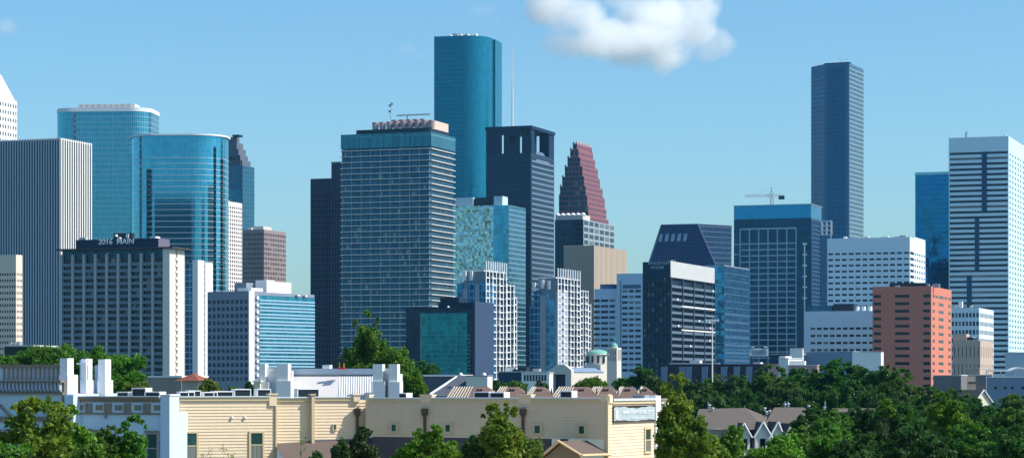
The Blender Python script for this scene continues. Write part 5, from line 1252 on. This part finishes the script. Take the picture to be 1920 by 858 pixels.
# left bay, forward and taller
yl = -.9; xa, xb = X(-60, yl), X(138, yl)
MB().box(xa, xb, yl, 8, 0, Z(738, xb, yl)).build('forward_wall', ww_, b)
MB().box(X(121, yl-.15), X(137, yl-.15)+.02, yl-.15, yl+.0, 0, Z(741, xb, yl)).build('pilaster', ww_, b)
MB().box(X(116, yl-.05), X(120, yl-.05), yl-.06, yl, 0, Z(741, xb, yl)).build('pilaster_trim', tn, b)
xc_ = X(122, yl)
def ZL(py): return b.Z(py, xc_, yl)
MB().box(xa, xc_, yl-.55, yl+.3, ZL(716), ZL(712.5)).build('cornice', tn, b); MB().box(xa, xc_+.02, yl-.1, yl+.2, ZL(735), ZL(716)).build('cornice_frieze', tn, b)
MB().box(xa, xc_, yl-.3, yl+.2, ZL(738.5), ZL(735)).build('cornice_bed', tn, b)
rep(b, 'cornice_bracket', MB().box(-.09, .09, yl-.4, yl-.09, 0, .5).box(-.09, .09, yl-.25, yl-.09, -.12, 0), wall('pale_bracket', (170, 180, 192)), [(X(2+i*7.1, yl), 0, ZL(730.5)) for i in range(17)])
MB().box(xa, X(112, yl), yl+.35, yl+.7, ZL(712.5), ZL(688)).build('parapet', ww_, b)
rep(b, 'parapet_pilaster', MB().box(-.07, .07, yl+.24, yl+.34, 0, ZL(688)-ZL(711)), wall('warm_taupe', (150, 138, 130)), [(X(3+i*8.4, yl), 0, ZL(711)) for i in range(13)])
MB().box(xa, X(112, yl), yl+.15, yl+.9, ZL(688), ZL(682.5)).build('parapet_cap', tn, b)
# parapet piers (fire walls)
def pier(p0, p1, p2, top, p3, mid, low, nm='parapet_pier'):
    y0 = yl+.1; xa, xb = X(p0, y0), X(p1, y0); d = b.V(p2, xb)-y0; d2 = b.V(p3, xb+.05)-y0
    MB().box(xa, xb, y0, y0+d, Z(mid, xb, y0), Z(top, xb, y0)).box(xa-.03, xb+.05, y0-.06, y0+d2, Z(low, xb, y0), Z(mid, xb, y0)).build(nm, BRT, b)
pier(112, 126.5, 138, 671, 146, 702, 742); 
def pier2(p0, p1, p2, top, p3, mid, low, y0):
    xa, xb = X(p0, y0), X(p1, y0); d = b.V(p2, xb)-y0; d2 = b.V(p3, xb+.05)-y0
    MB().box(xa, xb, y0, y0+d, Z(mid, xb, y0), Z(top, xb, y0)).box(xa-.03, xb+.05, y0-.06, y0+d2, Z(low, xb, y0), Z(mid, xb, y0)).build('parapet_pier', BRT, b)
pier2(152, 161.5, 173, 672, 177, 712, 746, 1.5); pier2(184, 197, 208, 673, 212, 712, 746, 2.5)
MB().box(X(138, .8), X(162, 1.4), 1.6, 1.9, Z(742), Z(673.5)).build('parapet_wall', ww_, b); MB().box(X(139, .6), X(158, .6), .9, 1.5, Z(682), Z(679)).build('coping_ledge', BRT, b)
MB().box(X(172, 3), X(186, 3), 3.4, 3.7, Z(745), Z(683)).build('parapet_wall', ww_, b)
MB().box(X(135, 1), X(303), 1, 8, Z(748), Z(746)).build('roof_deck', ROOF, b)
def wwin(px0, px1, pt, pb, y=0):
    x0, x1 = X(px0, y), X(px1, y); z1, z0 = Z(pt, x0, y), Z(pb, x0, y); m = MB()
    for a in ((x0-.16, x0, z0, z1+.16), (x1, x1+.16, z0, z1+.16), (x0, x1, z1, z1+.16), (x0, x1, (z0+z1)/2-.04, (z0+z1)/2+.04)): m.box(a[0], a[1], y-.1, y+.04, a[2], a[3])
    o = m.build('window', wall('dusty_taupe', (165, 158, 156)), b); MB().box(x0, x1, y-.03, y-.01, z0, z1).build('pane', GREENGL, o)
wwin(169, 190, 812, 862); wwin(277, 295, 813, 866); wwin(-8, 13, 808, 862, yl)
MB().box(X(165), X(194), -.2, 0, Z(809), Z(806)).build('window_head', tn, b); MB().box(X(273), X(298), -.2, 0, Z(810), Z(807)).build('window_head', tn, b)
for pc in (0, 78):
    m = MB(); xl_, xr_, xm_ = X(pc-22, yl), X(pc+22, yl), X(pc, yl); zt_, zb_ = Z(757, xm_, yl), Z(780, xm_, yl)
    for p, q in ((xl_, xm_), (xr_, xm_)): m.tube((p, yl-.12, zb_), (q, yl-.12, zt_), .09)
    m.box(xl_, xr_, yl-.25, yl, zb_-.12, zb_); m.box(xl_, xr_, yl-.16, yl, zb_-.35, zb_-.2); m.build('pediment', tn, b)
m = MB(); m.box(X(198), X(201), -.16, 0, Z(784), Z(778)); m.build('wall_lamp', tn, b)
for px, w_, h_, nm in ((236, .8, .35, 'low dark rooftop unit on the white townhouse, left'), (266, 1.0, .62, 'white topped rooftop unit on the white townhouse, middle'), (291, 1.1, .36, 'dark rooftop unit on the white townhouse beside its corner pier')):
    acunit(b, px, 3, w_, h_, nm, Z(746))
# ================================================================ trees
LEAF = {'bright': leafmat('bright_leaf', (40, 90, 24), (140, 172, 52), .42), 'mid': leafmat('mid_leaf', (34, 78, 28), (116, 154, 52)),
        'deep': leafmat('deep_leaf', (24, 62, 28), (84, 124, 50)), 'needle': leafmat('needle_leaf', (24, 50, 24), (76, 108, 50), .2)}
BARK = wall('bark', (84, 74, 62), var=.3, scale=2)
def crown_mesh(name, mat, r, h, n, leaf, seed, shape='round', clumps=34, cl=.30, tufts=0):
    """crown of radius r and height h with its foot at z = 0: leaf sized faces spread in and around clumps"""
    rs = np.random.RandomState(seed); C = []
    for i in range(clumps):
        while True:
            p = rs.uniform(-1, 1, 3)
            if .25 < np.linalg.norm(p) < 1: break
        zz = (p[2]+1)/2
        if shape == 'cone': w = (1-zz)**.8*.95+.08
        elif shape == 'egg': w = math.sin(math.pi*min(1, (zz*.86+.14)))**.75
        elif shape == 'flat': w = 1-.35*max(0, zz-.4)
        else: w = math.sqrt(max(.05, 1-(2*zz-1)**2))*.5+.5
        q = p[:2]/max(.3, np.linalg.norm(p[:2]))*rs.uniform(.25, .85)*w
        cr = cl*rs.uniform(.65, 1.25)*(.55+.45*w)
        C.append((q[0]*r, q[1]*r, h*(.08+.84*zz), cr*r))
    for i in range(tufts):
        t_ = rs.uniform(0, 6.28); q = rs.uniform(.1, .75); C.append((q*r*math.cos(t_), q*r*math.sin(t_), h*(1.0-.28*q*q)+rs.uniform(-.02, .07)*h, r*rs.uniform(.05, .12)))
    C = np.array(C); wgt = np.maximum(C[:, 3], r*.09)**2; idx = rs.choice(len(C), n, p=wgt/wgt.sum())
    d = rs.normal(size=(n, 3)); d /= np.linalg.norm(d, axis=1)[:, None]
    sub = C[idx, 3]*.28; rad = C[idx, 3]*rs.uniform(.0, 1, n)**.42
    dq = rs.normal(size=(len(C), 14, 3)); dq /= np.linalg.norm(dq, axis=2)[..., None]; tw = dq[idx, rs.randint(0, 14, n)]; use = (rs.uniform(0, 1, n) < .75)[:, None]
    d = np.where(use, tw*rs.uniform(.5, 1.12, n)[:, None]+d*.38, d); rad = np.where(use[:, 0], C[idx, 3], rad)
    P = C[idx, :3]+d*rad[:, None]*np.array([1, 1, .8*max(1, h/(2*r))])
    N = d*.35+rs.normal(size=(n, 3))*.7+np.array([0, 0, .3]); N /= np.linalg.norm(N, axis=1)[:, None]
    T = np.cross(N, rs.normal(size=(n, 3))); T /= np.linalg.norm(T, axis=1)[:, None]; B = np.cross(N, T)
    s = leaf*rs.uniform(.6, 1.35, n)[:, None]
    V = np.stack([P-T*s, P+B*s*.45+T*s*.1, P+T*s, P-B*s*.45+T*s*.1], 1).reshape(-1, 3)
    me = bpy.data.meshes.new(name); me.vertices.add(4*n); me.vertices.foreach_set('co', V.ravel().astype(np.float32))
    me.loops.add(4*n); me.loops.foreach_set('vertex_index', np.arange(4*n, dtype=np.int32)); me.polygons.add(n)
    me.polygons.foreach_set('loop_start', np.arange(0, 4*n, 4, dtype=np.int32)); me.polygons.foreach_set('loop_total', np.full(n, 4, dtype=np.int32))
    me.materials.append(mat); me.update(calc_edges=True); return me, C
def trunk_mesh(name, zt, h, r, C, rt, seed):
    rs = random.Random(seed); m = MB(); prev = (0, 0, 0); k = 5; rr = rt
    for i in range(k):
        z = (zt+h*.45)*(i+1)/k; p = (rs.uniform(-.06, .06)*r*i, rs.uniform(-.06, .06)*r*i, z); m.tube(prev, p, rr, rr*.82, 7); prev = p; rr *= .82
    for c in C[:9]: 
        f = rs.uniform(.55, .95); s = (prev[0]*f, prev[1]*f, prev[2]*f); m.tube(s, (c[0]*.9, c[1]*.9, zt+c[2]), rr*.7, rr*.2, 5)
    return m.mesh(name, BARK)
PROTO = {}
def tree(px, Y, pyt, wpx, label, kind='mid', shape='round', hfrac=None, leaf=None, dens=1, name='tree', group=None, cname=None, seed=None, cl=.30, clumps=34, pyb=None, tufts=0):
    """crown wpx wide, its top at pyt; the crown reaches down to pyb"""
    r = wpx/2/F*Y; zt = wz(pyt, Y); zb = wz(pyb, Y) if pyb else max(1.5, zt-r*2.0); zb = max(zb, 1.2); h = zt-zb
    px_m = Y/F*1.875
    lf = (leaf*.85 if leaf else max(.12, px_m*1.25))
    n = int(min(60000, dens*2*(r*h*2.2)*4.2/(lf*lf*.5)))
    key = (kind, shape, round(r/1.2), round(h/1.5), round(lf*12), cl, dens)
    sd = seed if seed is not None else random.randint(0, 9999)
    if key in PROTO and seed is None:
        me, C, r0, h0 = PROTO[key]
    else:
        me, C = crown_mesh('crown', LEAF[kind], r, h, n, lf, sd, shape, clumps, cl, tufts); r0, h0 = r, h; PROTO[key] = (me, C, r0, h0)
    e = bpy.data.objects.new(name, None); col.objects.link(e); e.location = (wx(px, Y), Y, 0); e.rotation_euler.z = 0 if seed is not None else random.uniform(0, 6.28)
    tag(e, label, 'tree', group)
    c = place('crown', me, e, (0, 0, zb)); c.scale = (r/r0, r/r0, h/h0)
    place('trunk', trunk_mesh('trunk', zb, h, r, C*(r/r0), max(.12, r*.07), sd), e)
    return e

G = 'street trees in front of the townhouses'
tree(72, 118, 756, 172, 'light green leafy tree in the lower left corner, hiding the white townhouse wall', 'bright', 'round', seed=3, leaf=.2, clumps=40, cl=.2, pyb=905, dens=.42, tufts=26)
tree(128, 120, 770, 92, 'slender light green tree crown in front of the white townhouse corner pilaster', 'bright', 'egg', seed=5, leaf=.19, clumps=26, cl=.26, pyb=900, dens=.5, tufts=10)
tree(208, 122, 800, 70, 'rounded dark green tree top below the white townhouse frieze', 'mid', 'round', seed=7, leaf=.17, clumps=22, cl=.3, dens=.7, tufts=8, pyb=900)
tree(252, 122, 786, 62, 'pointed dark green tree in front of the right white townhouse window', 'mid', 'egg', seed=8, leaf=.17, clumps=22, cl=.28, pyb=905, dens=.6, tufts=12)
tree(168, 116, 822, 80, 'low bushy tree between the two left front trees', 'mid', 'round', seed=9, leaf=.14, pyb=920)
tree(8, 112, 818, 110, 'low dark leafy tree at the bottom left frame edge', 'mid', 'round', seed=10, leaf=.14, pyb=920)
def sapling(px, Y, pyt, label, seed):
    rs = random.Random(seed); e = bpy.data.objects.new('sapling', None); col.objects.link(e); e.location = (wx(px, Y), Y, 0); tag(e, label, 'sapling')
    zt = wz(pyt, Y); m = MB(); m.tube((0, 0, 0), (.05, 0, zt*.95), .035, .012, 5); n = rs.randint(4, 7); br = []
    for i in range(n):
        z = zt-(.15+.28*i); a = rs.uniform(-1, 1)*.35; m.tube((.04, 0, z-.25), (a, rs.uniform(-.2, .2), z), .014, .006, 4); br.append((a, z))
    m.build('stem', BARK, e)
    q = MB()
    for a, z in br:
        for k in range(12):
            c = (a+rs.gauss(0, .09), rs.gauss(0, .1), z+rs.gauss(0, .12)); d = Vector((rs.gauss(0, 1), rs.gauss(0, .6), rs.gauss(0, 1))).normalized()*.07; u_ = Vector((rs.gauss(0, 1), rs.gauss(0, 1), rs.gauss(0, 1))).cross(d).normalized()*.03; c = Vector(c)
            q.face([c-d, c+u_, c+d, c-u_])
    q.build('foliage', LEAF['bright'], e)
sapling(392, 140, 838, 'thin sapling with sparse leaves between the two tall clapboard windows', 1)
sapling(427, 141, 832, 'taller wispy sapling right of the middle of the left clapboard wall', 2)
sapling(441, 140, 850, 'short wispy sapling touching the right tall clapboard window', 4)
sapling(563, 135, 806, 'tall bare twiggy sapling in front of the recessed clapboard wall', 3)
sapling(372, 139, 852, 'tiny sprig at the foot of the left tall clapboard window', 5)
tree(680, 138, 790, 96, 'dark bottlebrush like tree left of the shaded clapboard front', 'needle', 'cone', seed=12, leaf=.15, clumps=40, cl=.22, pyb=880, dens=.9)
tree(642, 137, 818, 44, 'small dark shrubby tree beside the bottlebrush like tree', 'needle', 'egg', seed=13, leaf=.13, pyb=890)
tree(597, 136, 842, 44, 'low dark tree top at the bottom edge in front of the porch roof', 'needle', 'round', seed=14, leaf=.13, pyb=900)
tree(806, 136, 800, 92, 'bright green tree with two humps before the shaded clapboard front', 'bright', 'egg', seed=16, leaf=.17, clumps=30, cl=.26, pyb=890, dens=.7, tufts=14)
tree(765, 136, 830, 60, 'low bright green tree at the left foot of the two humped tree', 'bright', 'round', seed=17, leaf=.14, pyb=890)
tree(846, 137, 822, 50, 'small bright green tree between the two humped tree and the large glossy tree', 'bright', 'egg', seed=18, leaf=.13, pyb=890)
tree(938, 137, 763, 108, 'large glossy green tree covering the middle of the shaded clapboard front', 'bright', 'egg', seed=19, leaf=.18, clumps=46, cl=.24, dens=.8, tufts=14, pyb=900)
tree(985, 139, 812, 70, 'dark green tree leaning right of the large glossy tree', 'mid', 'round', seed=20, leaf=.14, pyb=900)
tree(886, 139, 812, 66, 'dark green tree tucked behind the left of the large glossy tree', 'deep', 'round', seed=21, leaf=.14, pyb=900)
tree(1272, 150, 712, 92, 'tall green tree rising beside the white corner board of the clapboard end wall', 'bright', 'egg', seed=23, leaf=.2, clumps=60, cl=.22, dens=.8, tufts=12, pyb=905)
tree(1305, 148, 776, 96, 'broad green tree at the foot of the tall tree beside the banner wall', 'bright', 'round', seed=24, leaf=.16, clumps=40, cl=.26, pyb=900)
tree(1256, 149, 800, 60, 'low green tree touching the sunlit clapboard end wall', 'bright', 'round', seed=29, leaf=.15, pyb=900)
tree(1376, 190, 790, 62, 'feathery yellow green tree before the small white gables', 'bright', 'egg', seed=25, leaf=.2, pyb=880)
tree(1345, 160, 822, 60, 'low yellow green tree below the grey shingled roof', 'bright', 'round', seed=26, leaf=.17, pyb=900)
tree(1462, 170, 808, 90, 'bright green tree in front of the white gabled townhouses', 'bright', 'round', seed=27, leaf=.19, pyb=900)
tree(1415, 172, 836, 70, 'low green tree at the bottom edge below the white gables', 'mid', 'round', seed=28, leaf=.18, pyb=900)

# mid distance, left
tree(100, 270, 640, 150, 'broad dark green tree behind the bracketed parapet, below the fin striped tower', 'mid', 'flat', seed=31, clumps=50, cl=.26, pyb=760)
tree(38, 268, 655, 110, 'green tree behind the parapet at the left frame edge', 'mid', 'flat', seed=32, pyb=760)
tree(170, 262, 648, 90, 'green tree behind the white parapet piers', 'mid', 'round', seed=33, pyb=760)
tree(218, 260, 655, 110, 'rounded dark tree right of the white parapet piers, in front of the cream slab tower', 'mid', 'round', seed=34, clumps=46, cl=.26, pyb=760)
tree(262, 250, 712, 60, 'yellow green shrub like tree beside the grey stone building', 'bright', 'round', seed=35, pyb=770)
tree(392, 300, 706, 46, 'small light green tree beside the red tiled pavilion', 'bright', 'round', seed=36, pyb=760)
tree(440, 300, 722, 34, 'little green tree at the foot of the aqua banded midrise', 'mid', 'round', seed=37, pyb=760)
tree(468, 300, 710, 26, 'narrow dark tree touching the white hall cornice block', 'deep', 'egg', seed=38, pyb=760)
# the big round tree
tree(690, 262, 588, 96, 'big dark tree towering behind the white hall, before the great banded tower', 'mid', 'egg', seed=41, clumps=50, cl=.25, pyb=760, dens=.85, tufts=6)
tree(735, 262, 640, 100, 'lower right shoulder of the big dark tree cluster behind the hall', 'mid', 'round', seed=42, clumps=40, pyb=775)
tree(778, 250, 692, 56, 'bushy green tree right of the white hall pylons', 'bright', 'round', seed=43, pyb=775)
tree(660, 266, 655, 50, 'dark tree standing beside the red based rooftop lamp', 'deep', 'round', seed=44, pyb=760)
tree(800, 500, 676, 50, 'dim green tree in front of the green blue glass panel', 'deep', 'round', seed=45, pyb=730)
# around the church
tree(935, 420, 711, 40, 'low hedge like green tree left of the church, first of three', 'deep', 'flat', seed=51, pyb=745)
tree(968, 420, 709, 44, 'low green tree in the gap left of the church portal', 'mid', 'flat', seed=52, pyb=745)
tree(1012, 400, 712, 40, 'green tree directly left of the church portal', 'deep', 'round', seed=53, pyb=745)
tree(1112, 400, 705, 60, 'light green tree before the church nave wall', 'bright', 'round', seed=54, pyb=745)
tree(1088, 402, 713, 30, 'small light green tree right of the church portal', 'bright', 'round', seed=55, pyb=745)
tree(1168, 410, 706, 36, 'green tree at the foot of the bell tower', 'mid', 'round', seed=56, pyb=745)
tree(1206, 380, 685, 60, 'dark palm like tree right of the bell tower', 'deep', 'round', seed=57, clumps=24, pyb=750, dens=.8)
tree(1236, 370, 704, 44, 'dark green tree behind the tall front tree, left of the dark brick apartments', 'deep', 'round', seed=58, pyb=755)
# right woodland, individually
W = [
 (1300, 430, 716, 70, 'deep', 'dark tree right of the tall front tree, under the dark brick apartments'),
 (1344, 440, 706, 60, 'mid', 'mid green tree at the foot of the white lighting mast'),
 (1385, 440, 708, 80, 'deep', 'dark tree below the dark brick apartments, right of the lighting mast'),
 (1330, 380, 738, 90, 'deep', 'dark tree just above the left grey shingled roof'),
 (1400, 390, 738, 100, 'deep', 'wide dark tree above the ridge of the left grey shingled roof'),
 (1448, 440, 688, 70, 'mid', 'sunlit olive tree in front of the tiny white shop'),
 (1500, 430, 694, 80, 'deep', 'dark tree below the pinkish brick shop'),
 (1468, 380, 722, 90, 'deep', 'dark tree between the two grey shingled roofs'),
 (1545, 420, 692, 80, 'deep', 'dark tree left of the slate podium corner'),
 (1578, 420, 678, 80, 'deep', 'tall dark tree before the slate podium'),
 (1535, 370, 728, 100, 'deep', 'wide dark tree above the right grey shingled roof'),
 (1622, 410, 695, 80, 'deep', 'dark tree under the left corner of the red brick building'),
 (1668, 400, 690, 90, 'deep', 'dark tree covering the middle foot of the red brick building'),
 (1600, 350, 722, 110, 'deep', 'wide dark tree in the second row below the slate podium'),
 (1700, 390, 708, 70, 'mid', 'green tree under the lit corner of the red brick building'),
 (1660, 340, 728, 110, 'deep', 'wide dark tree in the second row below the red brick building'),
 (1745, 360, 732, 90, 'deep', 'dark tree below the grey concrete wing'),
 (1790, 380, 735, 80, 'deep', 'dark tree left of the small cream gabled house'),
 (1902, 360, 744, 90, 'mid', 'olive green tree below the clinic at the right frame edge'),
 (1822, 330, 752, 90, 'deep', 'dark tree in front of the small cream gabled house'),
 (1520, 260, 770, 70, 'deep', 'dark blue green tree right of the right grey shingled roof'),
 (1560, 240, 775, 90, 'mid', 'green tree below the rear shingled roof'),
 (1620, 250, 768, 110, 'deep', 'broad dark tree in the third row, left of the bright upright one'),
 (1662, 220, 750, 34, 'bright', 'small bright upright leaf tip rising from the dark woodland'),
 (1700, 250, 760, 100, 'deep', 'broad dark tree in the third row, behind the bright upright one'),
 (1775, 210, 738, 80, 'bright', 'upright glossy tree standing out in the middle of the right woodland'),
 (1840, 250, 762, 100, 'deep', 'broad dark tree in the third row, right of the glossy upright one'),
 (1900, 240, 772, 90, 'mid', 'olive tree at the right frame edge, third row'),
 (1500, 200, 806, 90, 'mid', 'green tree right of the bright tree before the white gables'),
 (1560, 190, 806, 100, 'mid', 'green tree in the bottom row, left third of the woodland'),
 (1620, 185, 815, 110, 'deep', 'dark tree in the bottom row below the bright leaf tip'),
 (1690, 180, 812, 100, 'deep', 'dark tree in the bottom row left of the glossy upright tree'),
 (1750, 175, 822, 90, 'deep', 'dark tree in the bottom row under the glossy upright tree'),
 (1820, 180, 800, 110, 'mid', 'green tree in the bottom row, right of the glossy upright tree'),
 (1890, 175, 806, 110, 'deep', 'dark tree in the bottom right corner'),
]
for px, Y, pyt, w_, k_, lb in W:
    tree(px, Y, pyt, w_*1.12, lb, k_, 'egg' if 'upright' in lb else 'round', clumps=40, cl=.25, pyb=pyt+w_*1.0, tufts=12)
# undergrowth that nobody could count, closing the gaps under the crowns
def scrub(name, x0, x1, Y0, Y1, z0, z1, n, leaf, seed, mat):
    rs = np.random.RandomState(seed); P = np.stack([rs.uniform(0, 1, n), rs.uniform(0, 1, n), rs.uniform(0, 1, n)], 1)
    Y = Y0+(Y1-Y0)*P[:, 1]; Xx = ((x0+(x1-x0)*P[:, 0])-CX)/F*Y; Zz = z0+(z1-z0)*P[:, 2]*(.6+.4*np.sin(Xx*.35+Y*.2))
    P = np.stack([Xx, Y, Zz], 1); N = rs.normal(size=(n, 3))+np.array([0, 0, .8]); N /= np.linalg.norm(N, axis=1)[:, None]
    T = np.cross(N, rs.normal(size=(n, 3))); T /= np.linalg.norm(T, axis=1)[:, None]; B = np.cross(N, T); s = leaf*rs.uniform(.6, 1.4, n)[:, None]
    V = np.stack([P-T*s, P+B*s*.5, P+T*s, P-B*s*.5], 1).reshape(-1, 3)
    me = bpy.data.meshes.new(name); me.from_pydata(V.tolist(), [], np.arange(4*n).reshape(-1, 4).tolist()); me.materials.append(mat); me.update()
    o = place(name, me); o['kind'] = 'stuff'; o['label'] = 'dense green undergrowth filling the gaps below the tree crowns'
scrub('undergrowth', 1245, 1960, 290, 320, 0, 7.5, 26000, .45, 5, LEAF['deep'])
scrub('undergrowth', 1440, 1960, 212, 222, 0, 6.8, 26000, .36, 6, LEAF['deep'])
scrub('undergrowth', 1300, 1960, 395, 425, 0, 8.5, 26000, .6, 7, LEAF['deep'])
scrub('undergrowth', 850, 1260, 520, 560, 0, 9, 12000, .6, 8, LEAF['deep'])
# ================================================================ air and clouds
hz = MB(); hz.box(-1400, 1400, -60, 2600, -1.5, 420)
hm = bpy.data.materials.new('thin_haze'); hm.use_nodes = True; ht = hm.node_tree; ht.nodes.clear()
pv = ht.nodes.new('ShaderNodeVolumePrincipled'); pv.inputs['Color'].default_value = (.2, .62, 1, 1); pv.inputs['Density'].default_value = .000028; pv.inputs['Anisotropy'].default_value = .1
ho = ht.nodes.new('ShaderNodeOutputMaterial'); ht.links.new(pv.outputs[0], ho.inputs['Volume'])
h_ = hz.build('haze', hm); tag(h_, kind='stuff', label='thin blue summer haze over the city')

def cloud(name, px, py, Y, blobs, dens, label, gain=1.7, ns=.0075, na=.7):
    """blobs in pixels of the photograph turned into metres: (dx, dy, rx, ry, rz factor)"""
    s = Y/F; e_pts = [(bx*s, bx*s*1.2, -by*s, rx*s, rx*s*.5, ry*s) for bx, by, rx, ry in blobs]
    x0 = min(b[0]-b[3] for b in e_pts)*1.15; x1 = max(b[0]+b[3] for b in e_pts)*1.15; z0 = min(b[2]-b[5] for b in e_pts)*1.2; z1 = max(b[2]+b[5] for b in e_pts)*1.2; yy = max(abs(b[1])+b[4] for b in e_pts)*1.1
    m = MB(); m.box(x0, x1, -yy, yy, z0, z1)
    k = bpy.data.materials.new(name+'_vapour'); k.use_nodes = True; t = k.node_tree; t.nodes.clear(); N = lambda q, **kw: t.nodes.new('ShaderNode'+q)
    tc = N('TexCoord').outputs['Object']; 
    nz = N('TexNoise'); nz.inputs['Scale'].default_value = ns; nz.inputs['Detail'].default_value = 6; nz.inputs['Roughness'].default_value = .6; t.links.new(tc, nz.inputs['Vector'])
    cur = None
    for cx_, cy_, cz_, rx, ry, rz in e_pts:
        mp = N('Mapping'); mp.inputs['Location'].default_value = (-cx_/rx, -cy_/ry, -cz_/rz); mp.inputs['Scale'].default_value = (1/rx, 1/ry, 1/rz); t.links.new(tc, mp.inputs[0])
        l = N('VectorMath'); l.operation = 'LENGTH'; t.links.new(mp.outputs[0], l.inputs[0])
        if cur is None: cur = l.outputs['Value']
        else:
            mn = N('Math'); mn.operation = 'SMOOTH_MIN'; mn.inputs[2].default_value = .25; t.links.new(cur, mn.inputs[0]); t.links.new(l.outputs['Value'], mn.inputs[1]); cur = mn.outputs[0]
    a = N('Math'); a.operation = 'MULTIPLY_ADD'; t.links.new(nz.outputs[0], a.inputs[0]); a.inputs[1].default_value = na*2; a.inputs[2].default_value = 1-na-.25
    b_ = N('Math'); b_.operation = 'SUBTRACT'; t.links.new(a.outputs[0], b_.inputs[0]); t.links.new(cur, b_.inputs[1])
    c_ = N('Math'); c_.operation = 'MULTIPLY'; c_.use_clamp = True; t.links.new(b_.outputs[0], c_.inputs[0]); c_.inputs[1].default_value = gain
    d_ = N('Math'); d_.operation = 'MULTIPLY'; t.links.new(c_.outputs[0], d_.inputs[0]); d_.inputs[1].default_value = dens
    v = N('VolumePrincipled'); v.inputs['Color'].default_value = (1, 1, 1, 1); v.inputs['Anisotropy'].default_value = .2; t.links.new(d_.outputs[0], v.inputs['Density'])
    o = N('OutputMaterial'); t.links.new(v.outputs[0], o.inputs['Volume'])
    q = m.build(name, k, loc=(wx(px, Y), Y, wz(py, Y))); tag(q, label, 'cloud'); return q
cloud('cloud', 1190, 40, 9000, [(-150, -25, 80, 62), (-60, 42, 100, 52), (-110, 8, 85, 66), (-30, -50, 60, 60), (40, 0, 115, 80), (100, -30, 100, 85), (158, 12, 66, 52), (75, 52, 66, 44), (10, 38, 120, 56), (-200, -38, 70, 42), (-165, 5, 70, 45), (60, -80, 70, 60), (150, -60, 50, 50), (-100, 60, 95, 42), (62, 66, 50, 32)], .034, 'large white cumulus cloud high on the right of the teal tower')
cloud('cloud', 12, 48, 9000, [(0, 0, 34, 24), (-30, 0, 34, 28)], .014, 'small faint white cloud at the upper left frame edge')
cloud('cloud', 765, 90, 9000, [(0, 0, 34, 20), (25, 12, 28, 14)], .004, 'barely visible wisp of cloud left of the teal tower')
cloud('cloud', 905, 18, 9000, [(0, 0, 50, 20), (25, 16, 30, 16)], .0028, 'faint wisp of cloud above the teal tower')
